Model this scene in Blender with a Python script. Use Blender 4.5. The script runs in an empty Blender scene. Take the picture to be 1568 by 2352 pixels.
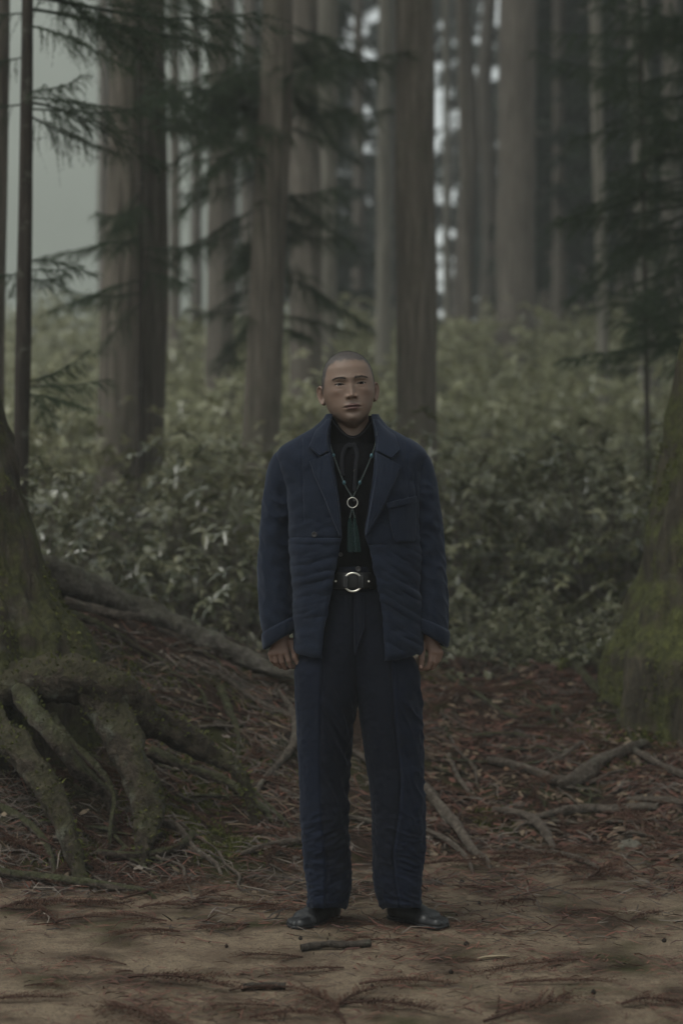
import bpy, math, random
import numpy as np
from mathutils import Vector, Matrix

R = math.radians
rng = np.random.default_rng(7)
random.seed(7)
S = bpy.context.scene
COL = S.collection

# ------------------------------------------------------------------ camera
CAM_H, DIST = 1.306, 6.5           # camera height, distance to the person
FV, CX, CY = 4777.0, 784.0, 1176.0  # focal length and centre in picture units (1568 x 2352)
cam_d = bpy.data.cameras.new('camera')
cam = bpy.data.objects.new('camera', cam_d)
COL.objects.link(cam)
cam.location = (0, -DIST, CAM_H)
cam.rotation_euler = (R(90), 0, 0)
cam_d.sensor_fit = 'VERTICAL'
cam_d.sensor_height = 36
cam_d.lens = 36 * FV / 2352.0
cam_d.clip_end = 600
cam_d.dof.use_dof = True
cam_d.dof.focus_distance = DIST + 0.03
cam_d.dof.aperture_fstop = 2.2
S.camera = cam

# ------------------------------------------------------------------ sky, sun, exposure
SUN_EL, SUN_AZ = R(62), R(-128)      # azimuth measured from +y towards +x: light comes from the open fog on the left
w = bpy.data.worlds.new('World'); S.world = w; w.use_nodes = True
nt = w.node_tree; nt.nodes.clear()
sky = nt.nodes.new('ShaderNodeTexSky'); sky.sky_type = 'NISHITA'; sky.sun_disc = False
sky.sun_elevation = SUN_EL; sky.sun_rotation = SUN_AZ
sky.air_density = 1.0; sky.dust_density = 6.0; sky.ozone_density = 1.0; sky.altitude = 800
hs = nt.nodes.new('ShaderNodeHueSaturation'); hs.inputs['Saturation'].default_value = 0.16
bg = nt.nodes.new('ShaderNodeBackground'); bg.inputs['Strength'].default_value = 0.15
wo = nt.nodes.new('ShaderNodeOutputWorld')
nt.links.new(sky.outputs[0], hs.inputs['Color']); tn = nt.nodes.new('ShaderNodeMix'); tn.data_type = 'RGBA'; tn.blend_type = 'MULTIPLY'; tn.inputs[0].default_value = 1; tn.inputs[7].default_value = (.965, 1, .955, 1)
nt.links.new(hs.outputs[0], tn.inputs[6]); nt.links.new(tn.outputs[2], bg.inputs['Color']); nt.links.new(bg.outputs[0], wo.inputs['Surface'])
sun_d = bpy.data.lights.new('sun', 'SUN'); sun_d.energy = 1.2; sun_d.angle = R(36); sun_d.color = (1, 0.97, 0.92)
sun = bpy.data.objects.new('sun', sun_d); COL.objects.link(sun)
sdir = Vector((math.cos(SUN_EL) * math.sin(SUN_AZ), math.cos(SUN_EL) * math.cos(SUN_AZ), math.sin(SUN_EL)))
sun.rotation_euler = sdir.to_track_quat('Z', 'Y').to_euler()
S.view_settings.view_transform = 'Standard'; S.view_settings.look = 'None'
S.view_settings.exposure = 0.27; S.view_settings.gamma = 1.0; S.view_settings.use_curve_mapping = False
S.cycles.use_denoising = True
S.cycles.max_bounces = 5; S.cycles.diffuse_bounces = 3; S.cycles.glossy_bounces = 2
S.cycles.transmission_bounces = 2; S.cycles.volume_bounces = 1; S.cycles.transparent_max_bounces = 4
S.cycles.sample_clamp_indirect = 4.0
HAZE_DENSITY = 0.0025

# ------------------------------------------------------------------ helpers
def px(vx, vy, d):
    """picture point at distance d from the camera -> world point"""
    return np.array([(vx - CX) * d / FV, d - DIST, CAM_H - (vy - CY) * d / FV])

def sstep(a, b, x):
    t = np.clip((x - a) / (b - a), 0, 1)
    return t * t * (3 - 2 * t)

_perm = np.random.default_rng(3).permutation(256)
_perm = np.concatenate([_perm, _perm])
_grad = np.random.default_rng(5).normal(size=(256, 3)); _grad /= np.linalg.norm(_grad, axis=1)[:, None]

def noise(P, scale=1.0, seed=0.0):
    """gradient noise, about -0.7..0.7; P (...,3) or (...,2)"""
    P = np.asarray(P, float)
    if P.shape[-1] == 2:
        P = np.concatenate([P, np.zeros(P.shape[:-1] + (1,))], -1)
    P = P * scale + seed * 17.31
    i = np.floor(P).astype(int); f = P - i
    u = f * f * f * (f * (f * 6 - 15) + 10)
    i &= 255
    out = 0
    for dx in (0, 1):
        for dy in (0, 1):
            for dz in (0, 1):
                h = _perm[_perm[_perm[(i[..., 0] + dx) & 255] + ((i[..., 1] + dy) & 255)] + ((i[..., 2] + dz) & 255)]
                g = _grad[h]
                v = g[..., 0] * (f[..., 0] - dx) + g[..., 1] * (f[..., 1] - dy) + g[..., 2] * (f[..., 2] - dz)
                wgt = (u[..., 0] if dx else 1 - u[..., 0]) * (u[..., 1] if dy else 1 - u[..., 1]) * (u[..., 2] if dz else 1 - u[..., 2])
                out = out + v * wgt
    return out * 1.5

def fbm(P, scale=1.0, octv=4, seed=0.0, gain=0.5):
    s, a = 0, 1
    for k in range(octv):
        s = s + a * noise(P, scale * 2 ** k, seed + k * 1.7); a *= gain
    return s

def make_mesh(name, V, quads=None, tris=None, smooth=True, attrs=None):
    V = np.asarray(V, np.float32)
    me = bpy.data.meshes.new(name)
    me.vertices.add(len(V)); me.vertices.foreach_set('co', V.ravel())
    nq = 0 if quads is None else len(quads); n3 = 0 if tris is None else len(tris)
    loops = []; tot = []
    if nq: loops.append(np.asarray(quads, np.int32).ravel()); tot.append(np.full(nq, 4, np.int32))
    if n3: loops.append(np.asarray(tris, np.int32).ravel()); tot.append(np.full(n3, 3, np.int32))
    loops = np.concatenate(loops); tot = np.concatenate(tot)
    start = np.concatenate([[0], np.cumsum(tot)[:-1]]).astype(np.int32)
    me.loops.add(len(loops)); me.loops.foreach_set('vertex_index', loops)
    me.polygons.add(len(tot)); me.polygons.foreach_set('loop_start', start); me.polygons.foreach_set('loop_total', tot)
    me.polygons.foreach_set('use_smooth', np.full(len(tot), bool(smooth)))
    if attrs:
        for k, a in attrs.items():
            a = np.asarray(a, np.float32)
            if a.ndim == 1:
                at = me.attributes.new(k, 'FLOAT', 'POINT'); at.data.foreach_set('value', a)
            else:
                if a.shape[1] == 3: a = np.concatenate([a, np.ones((len(a), 1), np.float32)], 1)
                at = me.attributes.new(k, 'FLOAT_COLOR', 'POINT'); at.data.foreach_set('color', a.ravel())
    me.update(calc_edges=True); me.validate()
    return me

def link(name, me, mat=None, parent=None, loc=None):
    o = bpy.data.objects.new(name, me); COL.objects.link(o)
    if mat is not None and me is not None and not me.materials: me.materials.append(mat)
    if parent is not None: o.parent = parent
    if loc is not None: o.location = loc
    return o

def obj(name, V, quads=None, tris=None, mat=None, parent=None, smooth=True, attrs=None, loc=None):
    return link(name, make_mesh(name, V, quads, tris, smooth, attrs), mat, parent, loc)

def empty(name, loc=(0, 0, 0)):
    o = bpy.data.objects.new(name, None); COL.objects.link(o); o.location = loc; o.empty_display_size = 0.1
    return o

def tag(o, label=None, cat=None, group=None, kind=None):
    if label: o['label'] = label
    if cat: o['category'] = cat
    if group: o['group'] = group
    if kind: o['kind'] = kind
    return o

class Acc:
    """collects pieces of geometry into one mesh"""
    def __init__(s): s.V = []; s.Q = []; s.T = []; s.A = {}; s.n = 0
    def add(s, V, quads=None, tris=None, **at):
        V = np.asarray(V, float).reshape(-1, 3)
        if quads is not None and len(quads): s.Q.append(np.asarray(quads, int) + s.n)
        if tris is not None and len(tris): s.T.append(np.asarray(tris, int) + s.n)
        for k, a in at.items(): s.A.setdefault(k, []).append(np.full(len(V), float(a)) if np.ndim(a) == 0 else np.asarray(a, float))
        s.V.append(V); s.n += len(V)
    def mesh(s, name, smooth=True):
        return make_mesh(name, np.concatenate(s.V), np.concatenate(s.Q) if s.Q else None, np.concatenate(s.T) if s.T else None, smooth,
                         {k: np.concatenate(v) for k, v in s.A.items()})
    def obj(s, name, mat, parent=None, smooth=True): return link(name, s.mesh(name, smooth), mat, parent)

def spline(pts, n):
    """Catmull-Rom through the rows of pts (any width), n samples spread by length of the first three columns"""
    P = np.asarray(pts, float)
    if len(P) == 2: P = np.array([P[0], (P[0] + P[1]) / 2, P[1]])
    E = np.vstack([2 * P[0] - P[1], P, 2 * P[-1] - P[-2]])
    out = []
    for i in range(len(P) - 1):
        a, b, c, d = E[i:i + 4]
        t = np.linspace(0, 1, 24, endpoint=False)[:, None]
        out.append(.5 * (2 * b + (c - a) * t + (2 * a - 5 * b + 4 * c - d) * t ** 2 + (3 * b - a - 3 * c + d) * t ** 3))
    out = np.vstack(out + [P[-1:]])
    L = np.concatenate([[0], np.cumsum(np.linalg.norm(np.diff(out[:, :3], axis=0), axis=1))])
    s = np.linspace(0, L[-1], n)
    return np.stack([np.interp(s, L, out[:, k]) for k in range(P.shape[1])], 1)

def grid_quads(n, m, wrap=True):
    """n rings of m points"""
    i = np.arange(n - 1)[:, None]; j = np.arange(m if wrap else m - 1)[None, :]
    a = i * m + j; b = i * m + (j + 1) % m
    return np.stack([a, b, b + m, a + m], -1).reshape(-1, 4)

def frames(P, up=(0.13, 0.31, 0.94)):
    T = np.gradient(P, axis=0); T /= np.linalg.norm(T, axis=1)[:, None] + 1e-12
    N = np.zeros_like(P); v = np.array(up, float)
    for i in range(len(P)):
        v = v - T[i] * v.dot(T[i])
        if np.linalg.norm(v) < 1e-6: v = np.cross(T[i], [1, 0, 0.3])
        v = v / np.linalg.norm(v); N[i] = v
    return T, N, np.cross(T, N)

def tube(P, rad, seg=10, disp=None, caps=True, up=(0.13, 0.31, 0.94), flat=1.0):
    """tube along P with radii rad; disp(points, ring, angle) -> added radius; returns V, quads, tris"""
    P = np.asarray(P, float); rad = np.broadcast_to(np.asarray(rad, float), (len(P),))
    T, N, B = frames(P, up)
    a = np.linspace(0, 2 * np.pi, seg, endpoint=False)
    D = N[:, None, :] * np.cos(a)[None, :, None] * flat + B[:, None, :] * np.sin(a)[None, :, None]
    r = np.repeat(rad[:, None], seg, 1)
    V = P[:, None, :] + D * r[..., None]
    if disp is not None:
        V = V + D * disp(V, rad[:, None], a[None, :])[..., None]
    n = len(P); Q = grid_quads(n, seg)
    V = V.reshape(-1, 3); tr = None
    if caps:
        k = len(V); V = np.vstack([V, P[0] - T[0] * rad[0] * .4, P[-1] + T[-1] * rad[-1] * .6])
        j = np.arange(seg); j2 = (j + 1) % seg
        tr = np.vstack([np.stack([j2, j, np.full(seg, k)], 1), np.stack([(n - 1) * seg + j, (n - 1) * seg + j2, np.full(seg, k + 1)], 1)])
    return V, Q, tr

# ------------------------------------------------------------------ materials
class M:
    def __init__(s, name, rough=0.8, spec=0.3):
        s.m = bpy.data.materials.new(name); s.m.use_nodes = True
        s.t = s.m.node_tree; s.b = s.t.nodes['Principled BSDF']
        s.b.inputs['Roughness'].default_value = rough; s.b.inputs['Specular IOR Level'].default_value = spec
    def n(s, typ, **kw):
        nd = s.t.nodes.new(typ)
        for k, v in kw.items():
            if k in nd.inputs: nd.inputs[k].default_value = v
            else: setattr(nd, k, v)
        return nd
    def l(s, a, b): s.t.links.new(a, b)
    def coord(s, kind='Object', scale=(1, 1, 1)):
        c = s.n('ShaderNodeTexCoord'); mp = s.n('ShaderNodeMapping'); mp.inputs['Scale'].default_value = scale
        s.l(c.outputs[kind], mp.inputs[0]); return mp.outputs[0]
    def noise(s, vec, scale=5, detail=4, rough=.6, dist=0):
        nd = s.n('ShaderNodeTexNoise'); nd.inputs['Scale'].default_value = scale; nd.inputs['Detail'].default_value = detail
        nd.inputs['Roughness'].default_value = rough; nd.inputs['Distortion'].default_value = dist
        s.l(vec, nd.inputs['Vector']); return nd.outputs['Fac']
    def ramp(s, fac, stops):
        nd = s.n('ShaderNodeValToRGB'); e = nd.color_ramp.elements
        while len(e) < len(stops): e.new(0.5)
        for k, (p, c) in enumerate(stops):
            e[k].position = p; e[k].color = (c, c, c, 1) if np.isscalar(c) else tuple(c) + (1,)
        s.l(fac, nd.inputs[0]); return nd.outputs[0]
    def mix(s, fac, a, b, mode='MIX'):
        nd = s.n('ShaderNodeMix', data_type='RGBA', blend_type=mode)
        for val, ix in ((fac, 0), (a, 6), (b, 7)):
            if hasattr(val, 'is_linked') or isinstance(val, bpy.types.NodeSocket): s.l(val, nd.inputs[ix])
            else: nd.inputs[ix].default_value = val if np.isscalar(val) else tuple(val) + (1,)
        return nd.outputs[2]
    def math(s, op, a, b=0.0, c=0.0):
        nd = s.n('ShaderNodeMath', operation=op)
        for k, val in enumerate((a, b, c)):
            if isinstance(val, bpy.types.NodeSocket): s.l(val, nd.inputs[k])
            else: nd.inputs[k].default_value = val
        return nd.outputs[0]
    def attr(s, name, out='Color'):
        nd = s.n('ShaderNodeAttribute'); nd.attribute_name = name; return nd.outputs[out]
    def up(s):
        g = s.n('ShaderNodeNewGeometry'); sp = s.n('ShaderNodeSeparateXYZ'); s.l(g.outputs['Normal'], sp.inputs[0]); return sp.outputs['Z']
    def color(s, c):
        if isinstance(c, bpy.types.NodeSocket): s.l(c, s.b.inputs['Base Color'])
        else: s.b.inputs['Base Color'].default_value = tuple(c) + (1,)
    def bump(s, h, strength=.5, dist=.01):
        nd = s.n('ShaderNodeBump'); nd.inputs['Strength'].default_value = strength; nd.inputs['Distance'].default_value = dist
        s.l(h, nd.inputs['Height']); s.l(nd.outputs[0], s.b.inputs['Normal'])
# ------------------------------------------------------------------ setting: terrain
def H0(x, y):
    d = y + DIST
    Hc = np.interp(x, [-3.5, -1.6, -1.3, -.85, -.28, .1, .6, 1.4, 1.9, 3.5], [1.1, 1.12, 1.04, .86, .60, .54, .56, .57, .60, .8])
    dc = np.interp(x, [-1.4, -.28, .2, .6, 1.9], [9.3, 9.4, 9.8, 10.2, 10.2])
    db = np.interp(x, [-3, -1.2, -.6, -.25, .1, .5, 3], [7.0, 7.05, 7.2, 7.3, 7.65, 7.95, 8.05]) + .1 * noise(np.stack([x * 2.1, y * 0, y * 0], -1))
    t = np.clip((d - db) / (dc - db), 0, 1)
    bank = Hc * (.62 * t + .38 * t * t * (3 - 2 * t))
    back = np.interp(d, [10.2, 12, 16, 22, 35, 45, 60, 140], [.56, .62, 1.0, 1.75, 3.6, 3.95, 4.2, 5.0])
    z = bank + (back - bank) * sstep(0, 1.8, d - dc)
    far = np.clip(d - 100, 0, None)
    z = z + .72 * far * sstep(1.0, -7.0, x + .02 * far) * sstep(100, 114, d) - .02 * np.clip(d - 60, 0, None) * sstep(-2, 6, x)
    return z, t, d

def H(x, y):
    x = np.asarray(x, float); y = np.asarray(y, float)
    z, t, d = H0(x, y)
    P = np.stack([x, y], -1)
    rough = sstep(0, .12, t)
    z = z + .006 * fbm(P, 3.0, 3) + rough * (.045 * fbm(P, 2.2, 4, 2) + .012 * noise(P, 14, 5)) + sstep(11, 20, d) * .35 * fbm(P, .16, 3, 9)
    return z

def hit(vx, vy, lift=0.0):
    """where the ray through a picture point meets the ground"""
    d = np.linspace(4.8, 13, 800)
    X = (vx - CX) * d / FV; Z = CAM_H - (vy - CY) * d / FV
    below = np.nonzero(Z - H(X, d - DIST) < 0)[0]
    k = below[0] if len(below) else len(d) - 1
    p = px(vx, vy, d[k]); p[2] += lift
    return p

def gridaxis(fine0, fine1, step, lo, hi, grow=1.12):
    a = list(np.arange(fine0, fine1 + 1e-6, step))
    s = step
    while a[-1] < hi: s = min(s * grow, 4); a.append(a[-1] + s)
    s = step
    while a[0] > lo: s = min(s * grow, 4); a.insert(0, a[0] - s)
    return np.array(a)

gx = gridaxis(-2.2, 2.2, .022, -160, 160); gy = gridaxis(-1.7, 4.2, .022, -60, 190)
GX, GY = np.meshgrid(gx, gy)
GZ = H(GX, GY)
_, gt, _ = H0(GX, GY)
soil = sstep(-.02, .05, gt + .05 * fbm(np.stack([GX, GY], -1), 4, 3, 4))

g = M('forest_ground', .9, .1)
c = g.coord('Object')
n1 = g.noise(c, 240, 3, .7); n2 = g.noise(c, 7, 5, .6); n3 = g.noise(c, 60, 4, .6); n4 = g.noise(c, 24, 6, .75)
sand = g.mix(g.ramp(n1, [(.3, (.075, .062, .046)), (.5, (.15, .124, .092)), (.72, (.25, .215, .165))]), (.18, .15, .11), (.5, .5, .5)) if False else g.ramp(n1, [(.3, (.098, .075, .052)), (.5, (.178, .138, .095)), (.72, (.27, .217, .155))])
sand = g.mix(g.math('MULTIPLY', g.ramp(n2, [(.42, 0.0), (.62, 1.0)]), .55), sand, (.095, .066, .047))
sand = g.mix(g.math('MULTIPLY', g.ramp(n3, [(.56, 0.0), (.68, 1.0)]), .45), sand, (.07, .042, .03))
sand = g.mix(g.ramp(n4, [(.46, 0.0), (.66, .5)]), sand, (.060, .044, .034))
sand = g.mix(g.ramp(g.noise(c, 130, 2, .5), [(.60, 0.0), (.68, .8)]), sand, (.045, .034, .028))
dirt = g.ramp(n3, [(.3, (.009, .006, .0045)), (.52, (.026, .016, .011)), (.75, (.056, .034, .023))])
moss_n = g.ramp(g.noise(c, 3.2, 4, .6), [(.50, 0.0), (.60, 1.0)])
dirt = g.mix(g.math('MULTIPLY', moss_n, .65), dirt, (.026, .031, .009))
gcol = g.mix(g.attr('soil', 'Fac'), sand, dirt)
g.color(g.mix(g.attr('fog_tone', 'Fac'), gcol, g.ramp(g.noise(c, .05, 3), [(.3, (.15, .165, .143)), (.7, (.185, .20, .175))])))  # far slope coloured pale to stand in for the glow of fog
hh = g.math('ADD', g.math('MULTIPLY', n1, .35), g.math('MULTIPLY', n3, 1.0))
g.bump(hh, .7, .012)
ground = obj('ground', np.stack([GX, GY, GZ], -1).reshape(-1, 3), grid_quads(len(gy), len(gx), False), mat=g.m, attrs={'soil': soil.ravel(), 'fog_tone': sstep(70, 100, GY + DIST).ravel()})
tag(ground, 'pale sandy path rising into a bank of dark root-laced forest soil', kind='structure')

# ------------------------------------------------------------------ bark, moss, foliage materials
def bark_mat(name, dark, mid, light, moss=0.0, moss_col=(.045, .06, .012), zstretch=.08, scale=22, lichen=0.0, mossmin=-.3, bump=.8):
    m = M(name, .8, .22)
    c = m.coord('Object', (1, 1, zstretch)); c1 = m.coord('Object')
    f = m.noise(c, scale, 6, .65, .6); big = m.noise(c1, 2.2, 4, .6)
    col = m.ramp(f, [(.32, dark), (.5, mid), (.7, light)])
    col = m.mix(m.math('MULTIPLY', m.ramp(big, [(.4, 0.0), (.65, 1.0)]), .5), col, mid)
    fine = m.noise(c1, 55, 4, .7)
    if lichen: col = m.mix(m.math('MULTIPLY', m.ramp(m.noise(c1, 9, 5, .7), [(.56, 0.0), (.68, 1.0)]), lichen), col, (.16, .17, .13))
    if moss:
        mk = m.math('ADD', m.math('MULTIPLY', m.up(), .5), m.math('MULTIPLY', m.noise(c1, 5, 5, .65), 1.6))
        mk = m.math('MULTIPLY', m.ramp(mk, [(.0, 0.0), (1.0, 1.0)]), 1.0)
        mk = m.math('MULTIPLY', m.math('SMOOTH_MIN', 1.0, m.math('MAXIMUM', m.math('MULTIPLY', m.math('SUBTRACT', mk, .62 + mossmin), 4.5), 0.0), .05), moss)
        mc = m.ramp(m.noise(c1, 38, 4, .7), [(.3, tuple(.35 * q for q in moss_col)), (.5, moss_col), (.75, tuple(2.0 * q for q in moss_col))])
        col = m.mix(mk, col, mc)
    m.color(col)
    m.bump(m.math('ADD', f, m.math('MULTIPLY', fine, .5)), bump, .025)
    return m.m

MAT_TRUNK = bark_mat('cedar_bark', (.042, .036, .029), (.112, .096, .077), (.205, .18, .146), moss=.35, moss_col=(.055, .062, .032), mossmin=.22, lichen=.15)
MAT_TRUNK_RED = bark_mat('cedar_bark_reddish', (.040, .034, .028), (.104, .090, .074), (.18, .16, .134), lichen=.2)
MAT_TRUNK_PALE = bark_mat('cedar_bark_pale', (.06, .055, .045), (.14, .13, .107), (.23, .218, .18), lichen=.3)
MAT_TRUNK_DARK = bark_mat('young_cedar_bark', (.012, .010, .008), (.035, .028, .022), (.075, .062, .05), lichen=.5, scale=40)
MAT_MOSSY = bark_mat('mossy_bark', (.012, .009, .007), (.038, .030, .021), (.085, .068, .048), moss=.75, moss_col=(.036, .039, .010), mossmin=.17, zstretch=.25, lichen=.25)
MAT_MOSSY_R = bark_mat('mossy_bark_thick', (.014, .011, .008), (.044, .037, .025), (.09, .075, .05), moss=.85, moss_col=(.056, .060, .017), mossmin=.12, zstretch=.16, lichen=.1)
MAT_ROOT = bark_mat('root_bark', (.014, .010, .008), (.050, .038, .029), (.115, .092, .073), moss=.6, moss_col=(.036, .043, .013), mossmin=.12, zstretch=1, scale=40, lichen=.5, bump=1.0)
MAT_ROOT_BARE = bark_mat('bare_root', (.022, .017, .013), (.075, .060, .047), (.15, .125, .10), zstretch=1, scale=45, lichen=.25)
MAT_ROOT_MOSSY = bark_mat('mossy_root', (.012, .009, .006), (.036, .028, .019), (.085, .068, .05), moss=.75, moss_col=(.034, .036, .011), mossmin=.26, zstretch=1, scale=30, lichen=.55, bump=1.0)

def foliage_mat(name, lo, mid, hi, rough=.5, spec=.3, trans=.25):
    m = M(name, rough, spec)
    a = m.attr('tint', 'Fac')
    oi = m.n('ShaderNodeObjectInfo')
    f = m.math('ADD', m.math('MULTIPLY', a, .8), m.math('MULTIPLY', oi.outputs['Random'], .2))
    m.color(m.ramp(f, [(.1, lo), (.5, mid), (.95, hi)]))
    if trans:
        tr = m.n('ShaderNodeBsdfTranslucent'); m.l(m.ramp(f, [(.1, mid), (.9, hi)]), tr.inputs['Color'])
        mx = m.n('ShaderNodeMixShader'); mx.inputs[0].default_value = trans
        m.l(m.b.outputs[0], mx.inputs[1]); m.l(tr.outputs[0], mx.inputs[2])
        m.l(mx.outputs[0], m.t.nodes['Material Output'].inputs['Surface'])
    return m.m

MAT_CEDAR = foliage_mat('cedar_needles', (.014, .026, .012), (.027, .046, .020), (.052, .076, .032), .55, .3, .15)
MAT_CEDAR_FAR = foliage_mat('far_cedar_needles', (.014, .022, .016), (.024, .036, .024), (.04, .056, .036), .7, .15, .15)
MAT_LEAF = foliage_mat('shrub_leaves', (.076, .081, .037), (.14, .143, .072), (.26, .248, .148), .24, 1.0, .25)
MAT_LEAF_DARK = foliage_mat('shrub_leaves_dark', (.052, .058, .028), (.102, .107, .056), (.20, .194, .12), .24, 1.0, .22)  # darker leaf tone for every other shrub mesh
MAT_LEAF_FAR = foliage_mat('shrub_leaves_far_lit', (.115, .122, .058), (.20, .204, .108), (.33, .325, .20), .28, .9, .3)  # far leaves coloured lighter in place of the brighter light out there
MAT_DEAD = foliage_mat('dead_cedar_frond', (.028, .016, .012), (.066, .036, .026), (.12, .072, .05), .85, .15, .1)
ml = M('leaf_litter', .7, .3); ml.color(ml.attr('tint')); MAT_LITTER = ml.m
# ------------------------------------------------------------------ trees
def trunk_geo(prof, d, base, seg=40, rows=90, flare=.25, seed=0, top=None, groove=.05, ydrift=0.0):
    """prof: (picture y, left x, right x) from the top of the picture down; extends to `top` and into the ground"""
    prof = sorted(prof)
    pts = []
    for vy, xl, xr in prof:
        a, b = px(xl, vy, d), px(xr, vy, d)
        pts.append([(a[0] + b[0]) / 2, d - DIST, a[2], (b[0] - a[0]) / 2])
    pts = np.array(pts)[::-1]
    gz = float(H(pts[0, 0], d - DIST))
    slope = (pts[-1, :] - pts[0, :]) / max(pts[-1, 2] - pts[0, 2], .1)
    if pts[0, 2] > gz + .05:
        q = pts[0] + slope * (gz - pts[0, 2]); q[2] = gz; q[3] = pts[0, 3] * 1.06; pts = np.vstack([q, pts])
    pts = pts[pts[:, 2] >= gz - 1e-3] if (pts[:, 2] >= gz - 1e-3).sum() > 1 else pts
    q = pts[0].copy(); q[2] = gz - .35; pts = np.vstack([q, pts])
    if top is not None and top > pts[-1, 2] + .3:
        q = pts[-1] + slope * (top - pts[-1, 2]); q[2] = top; q[3] = max(pts[-1, 3] * (1 - .035 * (top - pts[-1, 2])), pts[-1, 3] * .35); pts = np.vstack([pts, q])
    Z = np.concatenate([np.linspace(gz - .35, gz + 1.2, rows // 3, endpoint=False), np.linspace(gz + 1.2, pts[-1, 2], rows - rows // 3)])
    X = np.interp(Z, pts[:, 2], pts[:, 0]); Rr = np.interp(Z, pts[:, 2], pts[:, 3])
    a = np.linspace(0, 2 * np.pi, seg, endpoint=False)
    hgt = np.clip(Z - gz, 0, None)[:, None]
    lob = .5 + .5 * np.cos(a[None, :] * 5 + seed * 2.1 + .8 * np.sin(a[None, :] * 2 + seed))
    r = Rr[:, None] * (1 + flare * np.exp(-hgt / .35) * (.4 + lob))
    P3 = np.stack(np.broadcast_arrays(np.cos(a)[None, :] * 3.2, np.sin(a)[None, :] * 3.2, Z[:, None] * .35), -1)
    r = r * (1 + groove * fbm(P3, 1.6, 4, seed) + groove * .5 * np.sin(a[None, :] * 9 + 3 * noise(P3, .5, seed + 4)))
    wob = .25 * Rr * noise(np.stack([Z * .6, Z * 0 + seed, Z * 0], -1))
    V = np.stack([X[:, None] + wob[:, None] + r * np.cos(a), (d - DIST) + ydrift * (Z[:, None] - gz) + r * np.sin(a), np.broadcast_to(Z[:, None], r.shape)], -1)
    return V.reshape(-1, 3), grid_quads(rows, seg), np.array([X[0], d - DIST, gz])

def needle_twig(A, p0, dirn, L, n, nl, nw, droop, seed, tint):
    """a drooping twig clothed in short needles, as narrow triangles"""
    r = np.random.default_rng(seed)
    s = np.linspace(0, 1, n)
    up = np.array([0, 0, 1.0]); dirn = dirn / np.linalg.norm(dirn)
    P = p0 + dirn * (L * s)[:, None] - up * (droop * L * s ** 1.7)[:, None]
    T = np.gradient(P, axis=0); T /= np.linalg.norm(T, axis=1)[:, None] + 1e-9
    side = np.cross(T, up); side /= np.linalg.norm(side, axis=1)[:, None] + 1e-9
    nor = np.cross(side, T)
    ang = np.arange(n) * 2.4 + r.uniform(0, 6)
    out = side * np.cos(ang)[:, None] + nor * np.sin(ang)[:, None]
    tip = P + (T * .75 + out * .75 + r.normal(0, .12, (n, 3))) * (nl * r.uniform(.7, 1.2, n) * (1 - .45 * s))[:, None]
    wd = np.cross(tip - P, r.normal(0, 1, (n, 3))); wd /= np.linalg.norm(wd, axis=1)[:, None] + 1e-9
    V = np.stack([P - wd * nw, P + wd * nw, tip], 1).reshape(-1, 3)
    A.add(V, tris=np.arange(3 * n).reshape(-1, 3), tint=np.repeat(np.clip(tint + .35 * s + r.normal(0, .1, n), 0, 1), 3))
    return P

def branch_mesh(name, L, seed, dens=1.0, droop=.25, nl=.026, nw=.0026, wood=True, uptip=.1):
    """one cedar branch growing along +x from the origin"""
    r = np.random.default_rng(seed); A = Acc()
    n = int(34 * dens * max(L, .5))
    s = np.linspace(0, 1, 20)
    axis = np.stack([L * s, .12 * L * np.sin(s * 3 + r.uniform(0, 6)) * s, -droop * L * s ** 1.5 + uptip * L * s ** 3], 1)
    if wood:
        V, Q, T = tube(axis, .008 * L * (1.15 - s) + .0015, 5)
        A.add(V, Q, T, tint=np.zeros(len(V)))
    for k in range(n):
        t = .12 + .88 * (k + r.uniform(0, 1)) / n
        p = np.array([np.interp(t, s, axis[:, j]) for j in range(3)])
        sgn = 1 if k % 2 else -1
        a = r.uniform(.45, 1.0)
        dr = np.array([np.cos(a), sgn * np.sin(a), r.uniform(-.25, .3)])
        ln = L * r.uniform(.16, .36) * (1.15 - .7 * t)
        P = needle_twig(A, p, dr, ln, int(max(10, ln / .0045 * dens)), nl, nw, r.uniform(.3, .9), seed * 100 + k, r.uniform(.05, .45))
        for j in range(r.integers(3, 6)):
            q = P[int(len(P) * r.uniform(.15, .9))]
            d2 = dr * .7 + np.array([r.uniform(-.2, .5), r.uniform(-.8, .8), r.uniform(-.7, .2)])
            l2 = ln * r.uniform(.3, .6)
            needle_twig(A, q, d2, l2, int(max(8, l2 / .0045 * dens)), nl, nw, r.uniform(.3, 1.2), seed * 999 + k * 17 + j, r.uniform(.1, .6))
    me = A.mesh(name, False); me.materials.append(MAT_CEDAR)
    return me

BR = [branch_mesh('branch', 1.0, 11 + k, 1.0, droop=[.18, .3, .1, .42][k], uptip=[.1, .05, .18, .0][k]) for k in range(4)]

def put_branch(parent, base, p, az, L, k, tilt=0.0, name='branch', roll=0.0):
    o = link(name, BR[k % len(BR)], None, parent)
    o.location = Vector(p) - Vector(base)
    o.rotation_euler = (roll, -tilt, az); o.scale = (L, L, L)
    return o

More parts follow.
